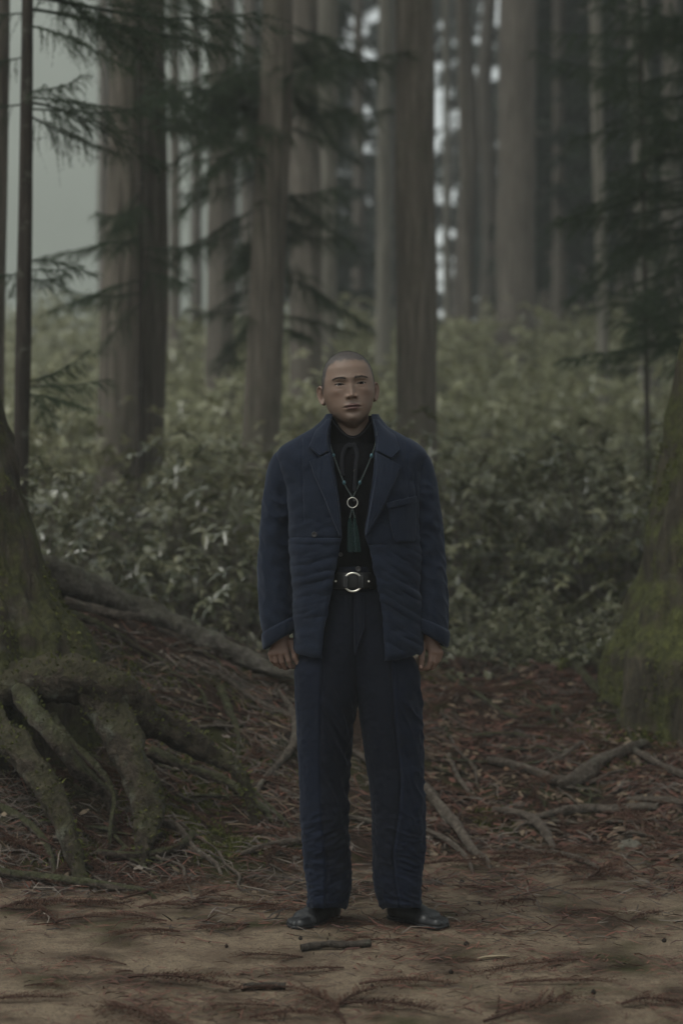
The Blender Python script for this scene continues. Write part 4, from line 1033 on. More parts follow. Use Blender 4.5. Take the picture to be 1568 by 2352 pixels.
# ---- hands and arms as one blended solid each (picture units -> metres)
def hand_prims(org, wrist, fingers, thumb, knuckles, elbow, shoulder, y0, flip):
    Z2 = lambda q, y: np.array([wx(org[0] + q[0] * .0762), y0 + y, wz(org[1] + q[1] * .0762)])
    P = []
    W0 = Z2(wrist, .010)
    for kn in knuckles:
        P.append((W0, Z2(kn[:2], kn[2]), .0165, .0108, .012))
    for ch in fingers:
        pts = [Z2(q[:2], q[2]) for q in ch]
        for i in range(len(pts) - 1): P.append((pts[i], pts[i + 1], ch[i][3] * .93, ch[i + 1][3] * .93, .002))
    pts = [Z2(q[:2], q[2]) for q in thumb]
    for i in range(len(pts) - 1): P.append((pts[i], pts[i + 1], thumb[i][3], thumb[i + 1][3], .005))
    P.append((W0, elbow, .0205, .034, .01)); P.append((elbow, shoulder, .036, .044, .01))
    return P
handA = hand_prims((597.1, 1433), (640, 430), [
    [(310, 960, .006, .0090), (345, 1130, .010, .0080), (450, 1275, .026, .0070), (520, 1290, .042, .0064)],
    [(430, 950, .000, .0098), (470, 1160, .002, .0086), (590, 1340, .018, .0076), (680, 1340, .036, .0070)],
    [(600, 930, -.004, .0102), (650, 1170, -.004, .0090), (745, 1370, .012, .0080), (850, 1370, .032, .0072)],
    [(780, 900, -.006, .0100), (850, 1130, -.008, .0088), (910, 1310, .002, .0080), (1060, 1345, .016, .0072)]],
    [(930, 560, .006, .0118), (1000, 800, .000, .0100), (1040, 1020, -.006, .0090), (1150, 1250, -.004, .0076)],
    [(320, 930, .006), (440, 910, .000), (600, 890, -.004), (770, 870, -.005)],
    np.array([wx(634), YC + .005, wz(1290)]), np.array([wx(676), YC, wz(1070)]), YC - .035, False)
handB = hand_prims((937.0, 1433), (680, 430), [
    [(1000, 930, .006, .0088), (960, 1110, .014, .0078), (880, 1230, .030, .0070), (800, 1240, .044, .0064)],
    [(940, 930, .000, .0098), (900, 1150, .004, .0086), (810, 1330, .020, .0078), (720, 1350, .036, .0070)],
    [(830, 930, -.004, .0102), (800, 1170, -.004, .0090), (740, 1370, .010, .0080), (600, 1420, .026, .0072)],
    [(700, 900, -.006, .0100), (690, 1130, -.010, .0088), (620, 1340, -.004, .0080), (430, 1405, .004, .0074), (320, 1395, .006, .0064)]],
    [(480, 600, .006, .0120), (430, 830, -.004, .0102), (415, 1080, -.012, .0090), (395, 1320, -.012, .0076)],
    [(970, 890, .006), (910, 880, .000), (820, 870, -.004), (700, 860, -.005)],
    np.array([wx(988), YC + .005, wz(1290)]), np.array([wx(940), YC, wz(1070)]), YC - .035, True)

sk = M('skin', .52, .35)
skc = sk.coord(); base = sk.attr('pig')
sk.color(sk.mix(sk.math('MULTIPLY', sk.noise(skc, 90, 4, .6), .25), base, (.12, .072, .053)))
sk.b.inputs['Subsurface Weight'].default_value = .12; sk.b.inputs['Subsurface Radius'].default_value = (.010, .004, .002); sk.b.inputs['Subsurface Scale'].default_value = .35
sk.bump(sk.noise(skc, 300, 3), .12, .001)
SKIN = sk.m

def temp(name, V, Q=None, T=None): return obj(name, V, Q, T)
hb = temp('body', place_head(cap) - PB, hq, ht_)
others = []
for sg in (-1, 1):
    V, Q = ear(sg); others.append(temp('ear_tmp', place_head(V) - PB, Q))
for pr in (handA, handB):
    V, Q = sdf_solid(pr, .0026); others.append(temp('arm_tmp', V - PB, Q))
legs = []
for sx_, fx in ((-1, 745), (1, 918)):
    hip = np.array([wx(816) + sx_ * .085, YC, wz(1480)]); kn = np.array([wx(fx), YC + .0, wz(1800)]); an = np.array([wx(fx) + sx_ * -.004, YC + .045, .11])
    legs += [(hip, kn, .075, .052, .03), (kn, an, .05, .036, .02)]
legs += [((wx(760), YC, wz(1420)), (wx(870), YC, wz(1420)), .07, .07, .03), ((wx(815), YC + .01, wz(1420)), (wx(812), YC, wz(1250)), .075, .085, .03)]
V, Q = sdf_solid(legs, .008); others.append(temp('legs_tmp', V - PB, Q))
def recalc(o):
    import bmesh
    b = bmesh.new(); b.from_mesh(o.data); bmesh.ops.remove_doubles(b, verts=b.verts, dist=1e-6); bmesh.ops.dissolve_degenerate(b, edges=b.edges, dist=1e-7); bmesh.ops.recalc_face_normals(b, faces=b.faces); b.to_mesh(o.data); b.free()
for o in [hb] + others: recalc(o)
for o in others:
    md = hb.modifiers.new('u', 'BOOLEAN'); md.operation = 'UNION'; md.object = o; md.solver = 'MANIFOLD'
dg = bpy.context.evaluated_depsgraph_get()
bm_me = bpy.data.meshes.new_from_object(hb.evaluated_get(dg))
print('body verts', len(bm_me.vertices), 'from', len(hb.data.vertices))
if len(bm_me.vertices) < len(hb.data.vertices):
    print('boolean fell through, joining instead')
    A_ = Acc()
    for o in [hb] + others:
        co = np.empty(len(o.data.vertices) * 3); o.data.vertices.foreach_get('co', co)
        pq = [list(p.vertices) for p in o.data.polygons]
        A_.add(co.reshape(-1, 3), [p for p in pq if len(p) == 4], [p for p in pq if len(p) == 3])
    bm_me = A_.mesh('body')
for o in [hb] + others:
    me_ = o.data; bpy.data.objects.remove(o); bpy.data.meshes.remove(me_)
bm_me.name = 'body'
co = np.empty(len(bm_me.vertices) * 3); bm_me.vertices.foreach_get('co', co); co = co.reshape(-1, 3) + PB
piv = np.array([0, .02, -.12])
loc = (co - HC - np.array([-.002, 0, 0]) - piv) @ HR + piv
lx, ly, lz = loc.T; alx = np.abs(lx)
alpha = np.degrees(np.arctan2(alx, -ly))
zline = np.interp(alpha, [0, 30, 42, 52, 58, 63, 70, 84, 100, 118, 150, 180], [.081, .080, .076, .067, .05, .025, .002, -.006, -.004, -.03, -.05, -.055])
earm = (alx > .084) & (lz < .02) & (lz > -.06)
inhead = lz > -.115
hairm = sstep(-.009, .009, lz - zline + .006 * noise(loc, 90)) * inhead * ~earm
pig = np.tile(np.array([.170, .116, .086]), (len(co), 1))
red = .55 * G(alx, lz, .046, -.026, .022, .018) + .5 * G(lx, lz, 0, -.034, .014, .010) + .55 * earm + .25 * G(alx, lz, .034, -.002, .016, .006)
red = np.clip(red, 0, 1) * (ly < .03)
pig = pig * (1 - red[:, None] * .5) + np.array([.175, .088, .066]) * red[:, None] * .5
frontv = (ly < -.04)
lipz = np.where(lz > -.0668, (lz + .0668) / (.0118 * np.clip(1 - (alx / .029) ** 2, .05, 1)), (-.0668 - lz) / (.0112 * np.clip(1 - (alx / .024) ** 2, .05, 1)))
lip = sstep(1.15, .7, lipz) * sstep(.030, .026, alx) * frontv
pig = pig * (1 - .95 * lip[:, None]) + np.array([.088, .042, .039]) * .95 * lip[:, None]
beard = .22 * frontv * (sstep(-.076, -.09, lz) + sstep(-.046, -.05, lz) * sstep(-.062, -.056, lz) * sstep(.03, .02, alx)) * inhead * (1 - lip)
pig = pig * (1 - beard[:, None]) + np.array([.13, .11, .10]) * beard[:, None]
pig = pig * (1 - .93 * hairm[:, None]) + np.array([.046, .046, .047]) * .93 * hairm[:, None]
hand = co[:, 2] < 1.2
pig[hand] = np.array([.185, .115, .088])
at = bm_me.attributes.get('pig') or bm_me.attributes.new('pig', 'FLOAT_COLOR', 'POINT')
at.data.foreach_set('color', np.concatenate([pig, np.ones((len(pig), 1))], 1).astype(np.float32).ravel())
bm_me.polygons.foreach_set('use_smooth', np.ones(len(bm_me.polygons), bool))
bm_me.materials.clear(); bm_me.materials.append(SKIN)
body = link('body', bm_me, None, person)

# eyes, lashes, brows, stubble
ew = M('eye_white', .25, .5); ec = ew.coord('Object')
EYEW = M('eyeball', .45, .2); EYEW.color((.36, .33, .31)); EYEW = EYEW.m
IRIS = M('iris', .5, .15); IRIS.color((.010, .007, .006)); IRIS = IRIS.m
LASH = M('dark_hair', .6, .3); LASH.color((.010, .009, .009)); LASH = LASH.m
BROW = M('brow_hair', .7, .2); BROW.color((.038, .030, .026)); BROW = BROW.m
for sg in (-1, 1):
    c = np.array([sg * .0345, float(face_y([sg * .0345], [.0135])[0]) + .0128, .0055])
    n, m = 16, 24; t = np.linspace(.02, np.pi - .02, n); a = np.linspace(0, 2 * np.pi, m, endpoint=False)
    sph = np.stack([np.sin(t)[:, None] * np.cos(a), np.broadcast_to(-np.cos(t)[:, None], (n, m)), np.sin(t)[:, None] * np.sin(a)], -1).reshape(-1, 3)
    e = pobj('eyeball', place_head(c + sph * .0118), grid_quads(n, m), mat=EYEW)
    tt = np.linspace(.02, .56, 8)
    ir = np.stack([np.sin(tt)[:, None] * np.cos(a), np.broadcast_to(-np.cos(tt)[:, None], (8, m)), np.sin(tt)[:, None] * np.sin(a)], -1).reshape(-1, 3)
    pobj('iris', place_head(c + ir * .01205 + np.array([.0004, 0, -.0006])), grid_quads(8, m), mat=IRIS, parent=e).parent = e
    s = np.linspace(-1, 1, 21); xs = sg * .0345 + s * .0146; zs = .0052 + sg * .0008 * s + .0044 * (1 - s ** 2)
    V, Q, T = tube(np.stack([xs, face_y(xs, zs + .0012) - .0006, zs], 1), .0012 * (1.05 - np.abs(s) * .6), 6)
    pobj('eyelashes', place_head(V), Q, T, LASH)
    A = Acc(); rb_ = np.random.default_rng(5 + sg)
    k = 300; u = rb_.uniform(0, 1, k)                    # inner 0 -> outer 1
    bx = .0125 + .0405 * u; bz = .0232 + .0042 * np.sin(u * 2.5) - .0028 * u ** 3 + rb_.normal(0, 1, k) * .0021 * (1.1 - .65 * u)
    by = face_y(sg * bx, bz) - .0006
    P0 = np.stack([sg * bx, by, bz], 1); ln = rb_.uniform(.004, .007, k)
    dx = np.stack([sg * (.8 + .2 * u), .15 * np.ones(k), .22 - .50 * u], 1); dx /= np.linalg.norm(dx, axis=1)[:, None]
    P1 = P0 + dx * ln[:, None] + np.array([0, -.0006, 0])
    wv = np.stack([-dx[:, 2] * sg, np.zeros(k), dx[:, 0] * sg], 1) * .00035
    V = np.stack([P0 - wv, P0 + wv, P1], 1).reshape(-1, 3); A.add(place_head(V), tris=np.arange(3 * k).reshape(-1, 3))
    A.V = [v - PB for v in A.V]; A.obj('eyebrow', BROW, person, False)
# cropped hair: thousands of millimetre stubs on the scalp
rh = np.random.default_rng(77)
sel = np.nonzero((hairm > .55))[0]
nor = np.empty(len(co) * 3); bm_me.vertices.foreach_get('normal', nor); nor = nor.reshape(-1, 3)
pick = rh.choice(sel, min(26000, 6 * len(sel)))
P0 = co[pick] + rh.normal(0, .0007, (len(pick), 3)) - nor[pick] * .0003
P1 = P0 + (nor[pick] + rh.normal(0, .35, (len(pick), 3)) + np.array([0, -.15, .0])) * rh.uniform(.0010, .0021, (len(pick), 1))
wv = np.cross(P1 - P0, rh.normal(0, 1, (len(pick), 3))); wv *= .00014 / (np.linalg.norm(wv, axis=1)[:, None] + 1e-9)
V = np.stack([P0 - wv, P0 + wv, P1], 1).reshape(-1, 3)
hair = pobj('hair', V, T=np.arange(len(V)).reshape(-1, 3), mat=LASH, smooth=False); hair['kind'] = 'stuff'
# thumb nails
NAIL = M('nail', .3, .5); NAIL.color((.36, .23, .19)); NAIL = NAIL.m
def nail(p, ax, nr, ln=.0062, wd=.0044):
    ax = np.array(ax, float); ax /= np.linalg.norm(ax); nr = np.array(nr, float); nr -= ax * nr.dot(ax); nr /= np.linalg.norm(nr); sd = np.cross(ax, nr)
    u, v = np.meshgrid(np.linspace(-1, 1, 7), np.linspace(-1, 1, 7))
    P = np.array(p) + ax * (v * ln)[..., None] + sd * (u * wd * (1 - .25 * np.abs(v) ** 3))[..., None] + nr * (-.0018 * u ** 2 + .0003 - .0008 * v ** 2)[..., None]
    pobj('nail', P.reshape(-1, 3), grid_quads(7, 7, False), mat=NAIL)
Zb = lambda o, q, y: np.array([wx(o[0] + q[0] * .0762), YC - .035 + y, wz(o[1] + q[1] * .0762)])
nail(Zb((937, 1433), (397, 1300), -.0200), Zb((937, 1433), (395, 1340), -.012) - Zb((937, 1433), (412, 1100), -.012), (.1, -1, -.05))
# ------------------------------------------------------------------ clothing
def table(rows):
    rows = np.array(sorted(rows), float)
    def f(vy):
        vy = np.asarray(vy, float)
        out = []
        for k in range(1, rows.shape[1]):
            q = np.interp(vy, rows[:, 0], rows[:, k])
            for e in (-12, -6, 6, 12): q = q + np.interp(vy + e, rows[:, 0], rows[:, k])
            out.append(q / 5)
        return out
    return f
def interp2(tab):
    t = np.array(sorted(tab), float)
    return lambda vy: (np.interp(vy, t[:, 0], t[:, 1]) + np.interp(np.asarray(vy) - 8, t[:, 0], t[:, 1]) + np.interp(np.asarray(vy) + 8, t[:, 0], t[:, 1])) / 3
NEXP = 2.7
jrow = table([(1522, 680, 968, .150, .135), (1450, 680, 966, .148, .132), (1350, 676, 963, .145, .130), (1250, 670, 961, .142, .130), (1180, 664, 960, .140, .132), (1120, 656, 964, .132, .132), (1080, 648, 968, .118, .128),
    (1055, 640, 972, .108, .120), (1042, 634, 980, .098, .114), (1028, 650, 964, .088, .108), (1013, 672, 942, .078, .102), (1000, 702, 912, .070, .098), (988, 722, 893, .062, .092), (972, 742, 876, .056, .086), (950, 756, 862, .052, .080)])
eL = interp2([(950, 757), (1010, 754), (1085, 768), (1170, 781), (1232, 783), (1262, 777), (1330, 765), (1400, 752), (1450, 743), (1520, 736)])
eR = interp2([(950, 858), (1015, 865), (1090, 858), (1170, 846), (1228, 838), (1250, 846), (1300, 857), (1370, 872), (1420, 880), (1520, 884)])
def jfront(X, Z):
    """depth of the jacket's front surface at x, z"""
    vy = CY + (CAM_H - Z) * 735.0
    xl, xr, yf, yb = jrow(vy); cx, a = (wx(xl) + wx(xr)) / 2, (wx(xr) - wx(xl)) / 2
    u = np.clip(np.abs((X - cx) / a), 0, .999)
    return YC - yf * (1 - u ** NEXP) ** (1 / NEXP)
def ridged(v): return 1 - 2 * np.abs(v)
def folds(X, Z, side):
    """height of the cloth folds; side -1 / 1 = front panels, 0 elsewhere"""
    vx, vy = CX + X * 735, CY + (CAM_H - Z) * 735
    P = lambda a, fu, fv, s: np.stack([(X * np.cos(a) + Z * np.sin(a)) * fu, (-X * np.sin(a) + Z * np.cos(a)) * fv, np.full_like(X, s * 3.3)], -1)
    d = .0048 * fbm(np.stack([X, Z, Z * 0], -1), 9, 4, 3)
    low = sstep(1235, 1300, vy)
    # right panel: long diagonal pulls running down towards the side seam
    a = R(55)
    d = d + (side > 0) * low * .0055 * ridged(noise(P(a, 34, 5, 1), 1, 2)) * (.5 + .5 * noise(P(a, 8, 4, 2), 1, 5))
    d = d + (side > 0) * low * .003 * noise(P(a, 70, 9, 4), 1, 7)
    # left panel: puckers under the button
    a2 = R(100)
    d = d + (side < 0) * low * .0042 * ridged(noise(P(a2, 30, 6, 3), 1, 3)) * sstep(1560, 1300, vy)
    d = d + (side < 0) * .0030 * np.exp(-((vy - 1242) / 5) ** 2) * sstep(668, 700, vx)
    d = d - .004 * np.exp(-((vy - 1236) / 4) ** 2) * (np.abs(vx - 725) < 62) - .0035 * np.exp(-((vy - 1250) / 4) ** 2) * (side > 0) * sstep(900, 860, vx)
    # vertical seams in the front panels
    for xs, y0, y1 in ((699, 1012, 1192), (932, 1010, 1140), (948, 1090, 1142)):
        d = d - .0045 * np.exp(-((vx - xs - 3 * np.sin(vy / 60)) / 2.6) ** 2) * sstep(y0 - 12, y0, vy) * sstep(y1 + 10, y1, vy)
    d = d + .0022 * noise(P(.2, 40, 40, 6), 1, 9)
    for w1, sd in ((R(62), 1), (R(108), -1)): d = d + (side == sd) * .0030 * ridged(noise(P(w1, 30, 7, 8 + sd), 1, 11)) * (.35 + .65 * sstep(1080, 1300, vy))
    d = d + 0 * (side != 0) * (.35 + .65 * sstep(1080, 1300, vy))
    return d

# jacket body: an open-fronted padded shell
nr_, nc_ = 250, 360
vv = np.linspace(0, 1, nr_)[:, None]; uu = np.linspace(0, 1, nc_)[None, :]
vy_ = 952 + vv * (1514 - 952) + 0 * uu
xl, xr, yf, yb = jrow(vy_); cxj, aj = (wx(xl) + wx(xr)) / 2, (wx(xr) - wx(xl)) / 2
cl = np.clip((wx(eL(vy_)) - cxj) / aj, -.98, .98); cr = np.clip((wx(eR(vy_)) - cxj) / aj, -.98, .98)
sp = lambda c: np.sign(c) * np.abs(c) ** (NEXP / 2)
tL = -np.arccos(sp(cl)); tR = np.arccos(sp(cr)) * -1        # front is at -90 degrees
ang = tL + (tR - 2 * np.pi - tL) * 0
uw = uu
ang = tL + ((tR - 2 * np.pi + 2 * np.pi * 0) - tL) * uw if False else tL - uw * (2 * np.pi - (tR - tL))
ca, sa = np.cos(ang), np.sin(ang)
X = cxj + aj * np.sign(ca) * np.abs(ca) ** (2 / NEXP)
Y = YC + np.where(sa < 0, yf, yb) * np.sign(sa) * np.abs(sa) ** (2 / NEXP)
Zc = wz(vy_) + .018 * sstep(.80, 1, vv) * sstep(.0, 1.0, np.clip(np.abs((X - cxj) / aj), 0, 1) ** 2)
side = np.where(sa < -.05, np.where(uw < .5, -1, 1), 0)
D = folds(X, Zc, side)
edge = np.minimum(uw, 1 - uw) * 1.1; puff = .006 * (sstep(0, .012, edge) - 1)
nx_, ny_ = (X - cxj) / aj ** 2, (Y - YC) / np.where(sa < 0, yf, yb) ** 2
nl = np.sqrt(nx_ ** 2 + ny_ ** 2) + 1e-9
off = D + puff + .006 * (sstep(0, .02, 1 - vv) - 1)
JV = np.stack([X + nx_ / nl * off, Y + ny_ / nl * off, Zc], -1)
jk = pobj('jacket', JV.reshape(-1, 3), grid_quads(nr_, nc_, False)[:, ::-1], mat=JACKET)
jk['label'] = 'navy padded wool jacket worn open with notched lapels'
md = jk.modifiers.new('thick', 'SOLIDIFY'); md.thickness = .010; md.offset = -1 
def on_jacket(name, V, Q=None, T=None, mat=JACKET, **k):
    o = obj(name, np.asarray(V) - PB, Q, T, mat, jk, **k); return o

def patch(name, A_, B_, off=.010, thick=.006, nu=40, nv=90, surf=jfront, mat=JACKET, parent=None, wr=.0012, seed=0):
    """quilted piece between two edges (picture points), lying on a surface"""
    def dense(E):
        E = np.array(E, float); Ls = np.concatenate([[0], np.cumsum(np.linalg.norm(np.diff(E, axis=0), axis=1))]); q = np.linspace(0, Ls[-1], nv)
        return np.stack([np.interp(q, Ls, E[:, 0]), np.interp(q, Ls, E[:, 1]), 0 * q], 1)
    a = spline(np.array([[p[0], p[1], 0] for p in A_]), nv); b = dense(B_)
    u = np.linspace(0, 1, nu)[None, :, None]
    P = a[:, None, :] * (1 - u) + b[:, None, :] * u
    X, Z = wx(P[..., 0]), wz(P[..., 1])
    U = np.linspace(0, 1, nu)[None, :]; Vv = np.linspace(0, 1, nv)[:, None]
    wdt = np.linalg.norm(a - b, axis=1)[:, None] / 735
    du = np.minimum(U, 1 - U) * np.maximum(wdt, .02); dv = np.minimum(Vv, 1 - Vv) * .2
    e = np.clip(np.minimum(du, dv) / .006, 0, 1); pf = np.sqrt(1 - (1 - e) ** 2)
    Y = surf(X, Z) - (off * sstep(0, .25, e) - .004 * (1 - sstep(0, .25, e))) - thick * pf - wr * 1.5 * noise(np.stack([X, Z, Z * 0 + seed], -1), 30) * pf - wr * ridged(noise(np.stack([X * 60, Z * 12, Z * 0 + seed], -1))) * pf
    # stitching line a little inside the edge
    Y = Y + .0012 * np.exp(-((np.minimum(du, dv) - .009) / .0018) ** 2)
    return obj(name, np.stack([X, Y, Z], -1).reshape(-1, 3) - PB, grid_quads(nv, nu, False), mat=mat, parent=parent or jk)
# lapels: roll line against outer edge
patch('lapel', [(758, 1038), (764, 1080), (774, 1130), (781, 1180), (784, 1234)], [(735, 1052), (710, 1059), (722, 1095), (743, 1142), (766, 1200), (780, 1232)], .016, .013, seed=1)
patch('lapel', [(862, 1038), (862, 1085), (853, 1140), (843, 1195), (838, 1230)], [(898, 1058), (922, 1072), (904, 1113), (884, 1157), (861, 1201), (841, 1230)], .016, .013, seed=2)
patch('collar', [(762, 960), (758, 976), (753, 1005), (756, 1036)], [(750, 960), (725, 984), (708, 1028), (734, 1050)], .019, .012, nv=60, seed=3)
patch('collar', [(856, 960), (860, 976), (866, 1005), (863, 1036)], [(868, 961), (908, 999), (918, 1036), (899, 1056)], .019, .012, nv=60, seed=4)
# collar band round the back of the neck
a = np.linspace(R(-14), R(194), 80); rows = []
for k, (h, e) in enumerate(((wz(1000), .098), (wz(975), .088), (wz(957), .078), (wz(953), .073), (wz(957), .068), (wz(985), .066))):
    rows.append(np.stack([wx(808) + e * .95 * np.cos(a), YC + .022 + e * .92 * np.sin(a), np.full_like(a, h) + .006 * np.sin(a)], 1))
on_jacket('collar', np.concatenate(rows), grid_quads(6, 80, False))
# pockets
patch('pocket', [(889, 1166), (893, 1200), (901, 1236), (906, 1245)], [(956, 1152), (957, 1200), (955, 1238), (950, 1244)], .017, .009, seed=5)
patch('pocket_welt', [(886, 1155), (887, 1162), (888, 1169)], [(957, 1138), (958, 1146), (957, 1154)], .024, .008, nu=60, nv=20, seed=6)
patch('pocket', [(944, 1342), (946, 1400), (948, 1476)], [(966, 1342), (968, 1400), (967, 1476)], .006, .005, nu=20, seed=7)
patch('pocket_welt', [(943, 1318), (943, 1330), (944, 1340)], [(967, 1316), (968, 1328), (968, 1338)], .010, .005, nu=24, nv=18, seed=8)
patch('pocket', [(664, 1346), (667, 1400), (672, 1470)], [(688, 1346), (690, 1400), (694, 1470)], .006, .004, nu=20, seed=9)
patch('pocket_welt', [(662, 1322), (663, 1333), (664, 1344)], [(690, 1322), (690, 1333), (690, 1344)], .010, .005, nu=24, nv=18, seed=10)
def disc(name, vx, vy, r, parent, mat, surf, off):
    p = np.array([float(wx(vx)), float(surf(wx(vx), wz(vy))) - off, float(wz(vy))])
    n, m = 8, 20; a = np.linspace(0, 2 * np.pi, m, endpoint=False)
    prof = [(0.05, .0012), (.35, .0012), (.6, .0016), (.8, .0030), (.95, .0028), (1.0, .0015), (1.0, -.004), (.9, -.006)]
    V = np.array([[p[0] + r * q * np.cos(t), p[1] - h, p[2] + r * q * np.sin(t)] for q, h in prof for t in a])
    o = obj(name, V - PB, grid_quads(n, m)[:, ::-1], mat=mat, parent=parent)
    for sx_ in (-1, 1):
        for sz_ in (-1, 1): pass
    return o
disc('button', 722, 1227, .0085, jk, HORN, jfront, .013)

# sleeves
def sleeve(pts, sg, seed):
    P = np.array([[float(wx(x)), y, float(wz(vy)), r / 735.0] for vy, x, r, y in pts])
    n, seg = 230, 110
    S_ = spline(P, n); C = S_[:, :3]; r = S_[:, 3]
    T, N, B = frames(C, (0, -1, 0))
    a = np.linspace(0, 2 * np.pi, seg, endpoint=False)
    Dv = N[:, None, :] * np.cos(a)[None, :, None] * 1.12 + B[:, None, :] * np.sin(a)[None, :, None]
    t = np.linspace(0, 1, n)[:, None]
    s = np.linspace(0, .62, n)[:, None]
    Q3 = lambda fa, fz, tw: np.stack(np.broadcast_arrays(np.cos(a + tw * s) * fa, np.sin(a + tw * s) * fa, s * fz + .25 * sg * np.cos(a) * fz * .06), -1)
    el = .35 + .65 * np.exp(-((t - .42) / .2) ** 2)
    d = .0072 * (el + .1) * ridged(noise(Q3(1.1, 14, 3.5), 1, seed)) * sstep(1.1, .2, np.abs(np.sin(a)))[None, :] * sstep(.10, .25, t) * sstep(.97, .85, t)
    d = d + .0022 * noise(Q3(1.6, 34, 4), 1, seed + 3) * sstep(.1, .3, t) + .004 * noise(Q3(.9, 8, 0), 1, seed + 5)
    d = d + .0034 * ridged(noise(Q3(1.2, 20, 5.5), 1, seed + 9)) * sstep(.12, .3, t) * sstep(.96, .86, t)
    d = d - .006 * np.exp(-((t - .04) / .02) ** 2)
    V = C[:, None, :] + Dv * (r[:, None] + d)[..., None]
    tilt = sstep(.72, 1, t)
    V[..., 2] += tilt * -sg * .46 * (V[..., 0] - C[:, None, 0])
    o = pobj('sleeve', V.reshape(-1, 3), grid_quads(n, seg), mat=JACKET); o.parent = jk
    # turned-back cuff
    k0 = int(n * .925); prof = [(-.002, 0), (.0045, .03), (.0075, .2), (.0080, .5), (.0075, .8), (.0045, 1.0), (-.002, 1.04), (-.010, .98), (-.011, .6)]
    rows = []
    for q, f in prof:
        i = min(k0 + f * (n - 1 - k0), n - 1.001) if f <= 1 else n - 1.001
        i0 = int(i); fr = i - i0
        base = V[i0] * (1 - fr) + V[i0 + 1] * fr; cc = C[i0] * (1 - fr) + C[i0 + 1] * fr
        o2 = base - base.mean(0); o2 /= np.linalg.norm(o2, axis=1)[:, None]
        row = base + o2 * q; row[:, 2] -= max(f - 1, 0) * .04
        rows.append(row)
    c = pobj('cuff', np.concatenate(rows), grid_quads(len(rows), seg), mat=JACKET); c.parent = jk
sleeve([(1048, 704, 24, YC), (1051, 672, 31, YC), (1064, 655, 35, YC), (1088, 649, 38, YC), (1125, 646, 39, YC), (1180, 638, 39, YC), (1230, 633, 39, YC), (1290, 630, 40, YC - .004), (1340, 631, 40.5, YC - .010), (1400, 635, 40, YC - .018), (1440, 640, 38, YC - .024), (1470, 645, 37, YC - .028)], -1, 3)
sleeve([(1048, 908, 24, YC), (1051, 942, 31, YC), (1064, 957, 35, YC), (1088, 963, 38, YC), (1125, 968, 39, YC), (1180, 976, 38, YC), (1230, 981, 38, YC), (1290, 986, 38, YC - .004), (1340, 990, 38.5, YC - .010), (1400, 993, 39, YC - .018), (1440, 993, 38, YC - .024), (1468, 990, 37, YC - .028)], 1, 8)

# shirt with stand collar
srow = table([(1345, 735, 880, .108, .10), (1250, 690, 940, .118, .11), (1150, 690, 940, .118, .11), (1080, 692, 932, .104, .11), (1050, 712, 908, .090, .10), (1030, 738, 880, .076, .09), (1018, 748, 870, .070, .086)])
def sfront(X, Z):
    vy = CY + (CAM_H - Z) * 735.0; xl, xr, yf, yb = srow(vy); cx, a = (wx(xl) + wx(xr)) / 2, (wx(xr) - wx(xl)) / 2
    return YC - yf * (1 - np.clip(np.abs((X - cx) / a), 0, .999) ** 2.4) ** (1 / 2.4)
def ring_loft(rowf, vys, n, nexp, dispf=None, cyf=None):
    a = np.linspace(0, 2 * np.pi, n, endpoint=False)[None, :]; vy = np.asarray(vys)[:, None] + 0 * a
    xl, xr, yf, yb = rowf(vy); cx, ax_ = (wx(xl) + wx(xr)) / 2, (wx(xr) - wx(xl)) / 2
    ca, sa = np.cos(a) + 0 * vy, np.sin(a) + 0 * vy
    X = cx + ax_ * np.sign(ca) * np.abs(ca) ** (2 / nexp); Y = np.where(sa < 0, yf, yb) * np.sign(sa) * np.abs(sa) ** (2 / nexp); Z = wz(vy)
    yc = YC if cyf is None else cyf(vy)
    if dispf is not None:
        d = dispf(X, Z, ca, sa, vy); X = X + ca * d; Y = Y + sa * d
    return np.stack([X, Y + yc, Z], -1)
sv_ = ring_loft(srow, np.linspace(1018, 1345, 120), 200, 2.4, lambda X, Z, c, s, vy: .003 * fbm(np.stack([X, Z, Z * 0], -1), 14, 3, 4) + .002 * ridged(noise(np.stack([X * 30, Z * 8, Z * 0], -1))))
shirt = pobj('shirt', sv_.reshape(-1, 3), grid_quads(120, 200)[:, ::-1], mat=SHIRT); shirt['label'] = 'black shirt with a stand collar tied at the throat'
a = np.linspace(0, 2 * np.pi, 120, endpoint=False); rows = []
top = 950 + 50 * np.clip(-np.sin(a), 0, 1) ** 2.4                     # dips at the throat
for f, e in ((0, 0), (.25, -.002), (.5, -.004), (.75, -.004), (.95, -.002), (1.0, -.0045), (.97, -.0085), (.6, -.010)):
    vy = 1042 * (1 - f) + top * f
    rr0 = .0740 - .003 * f + e
    rows.append(np.stack([wx(810) + rr0 * np.cos(a) * 1.0, YC + .020 + rr0 * 1.02 * np.sin(a) - .012 * (1 - f) * np.clip(-np.sin(a), 0, 1), wz(vy) + 0 * a], 1))
cv = np.concatenate(rows); cv = cv + .0014 * noise(cv, 40)[:, None]
pobj('stand_collar', cv, grid_quads(len(rows), 120)[:, ::-1], mat=SHIRT, parent=shirt)
V, Q, T = tube(np.vstack([rows[4], rows[4][:1]]) + np.array([0, -.001, -.004]), .0022, 6, caps=False); pobj('piping', V, Q, mat=RIB, parent=shirt)
patch('placket', [(803, 1040), (805, 1150), (806, 1285)], [(818, 1040), (819, 1150), (818, 1285)], .002, .0025, nu=14, nv=60, surf=sfront, mat=SHIRT, parent=shirt)
for vx_, vy0 in ((815, 1082), (813, 1148), (812, 1215)): disc('button', vx_, vy0, .005, shirt, HORN, sfront, .006)
disc('button', 782, 1273, .0065, shirt, HORN, sfront, .004)
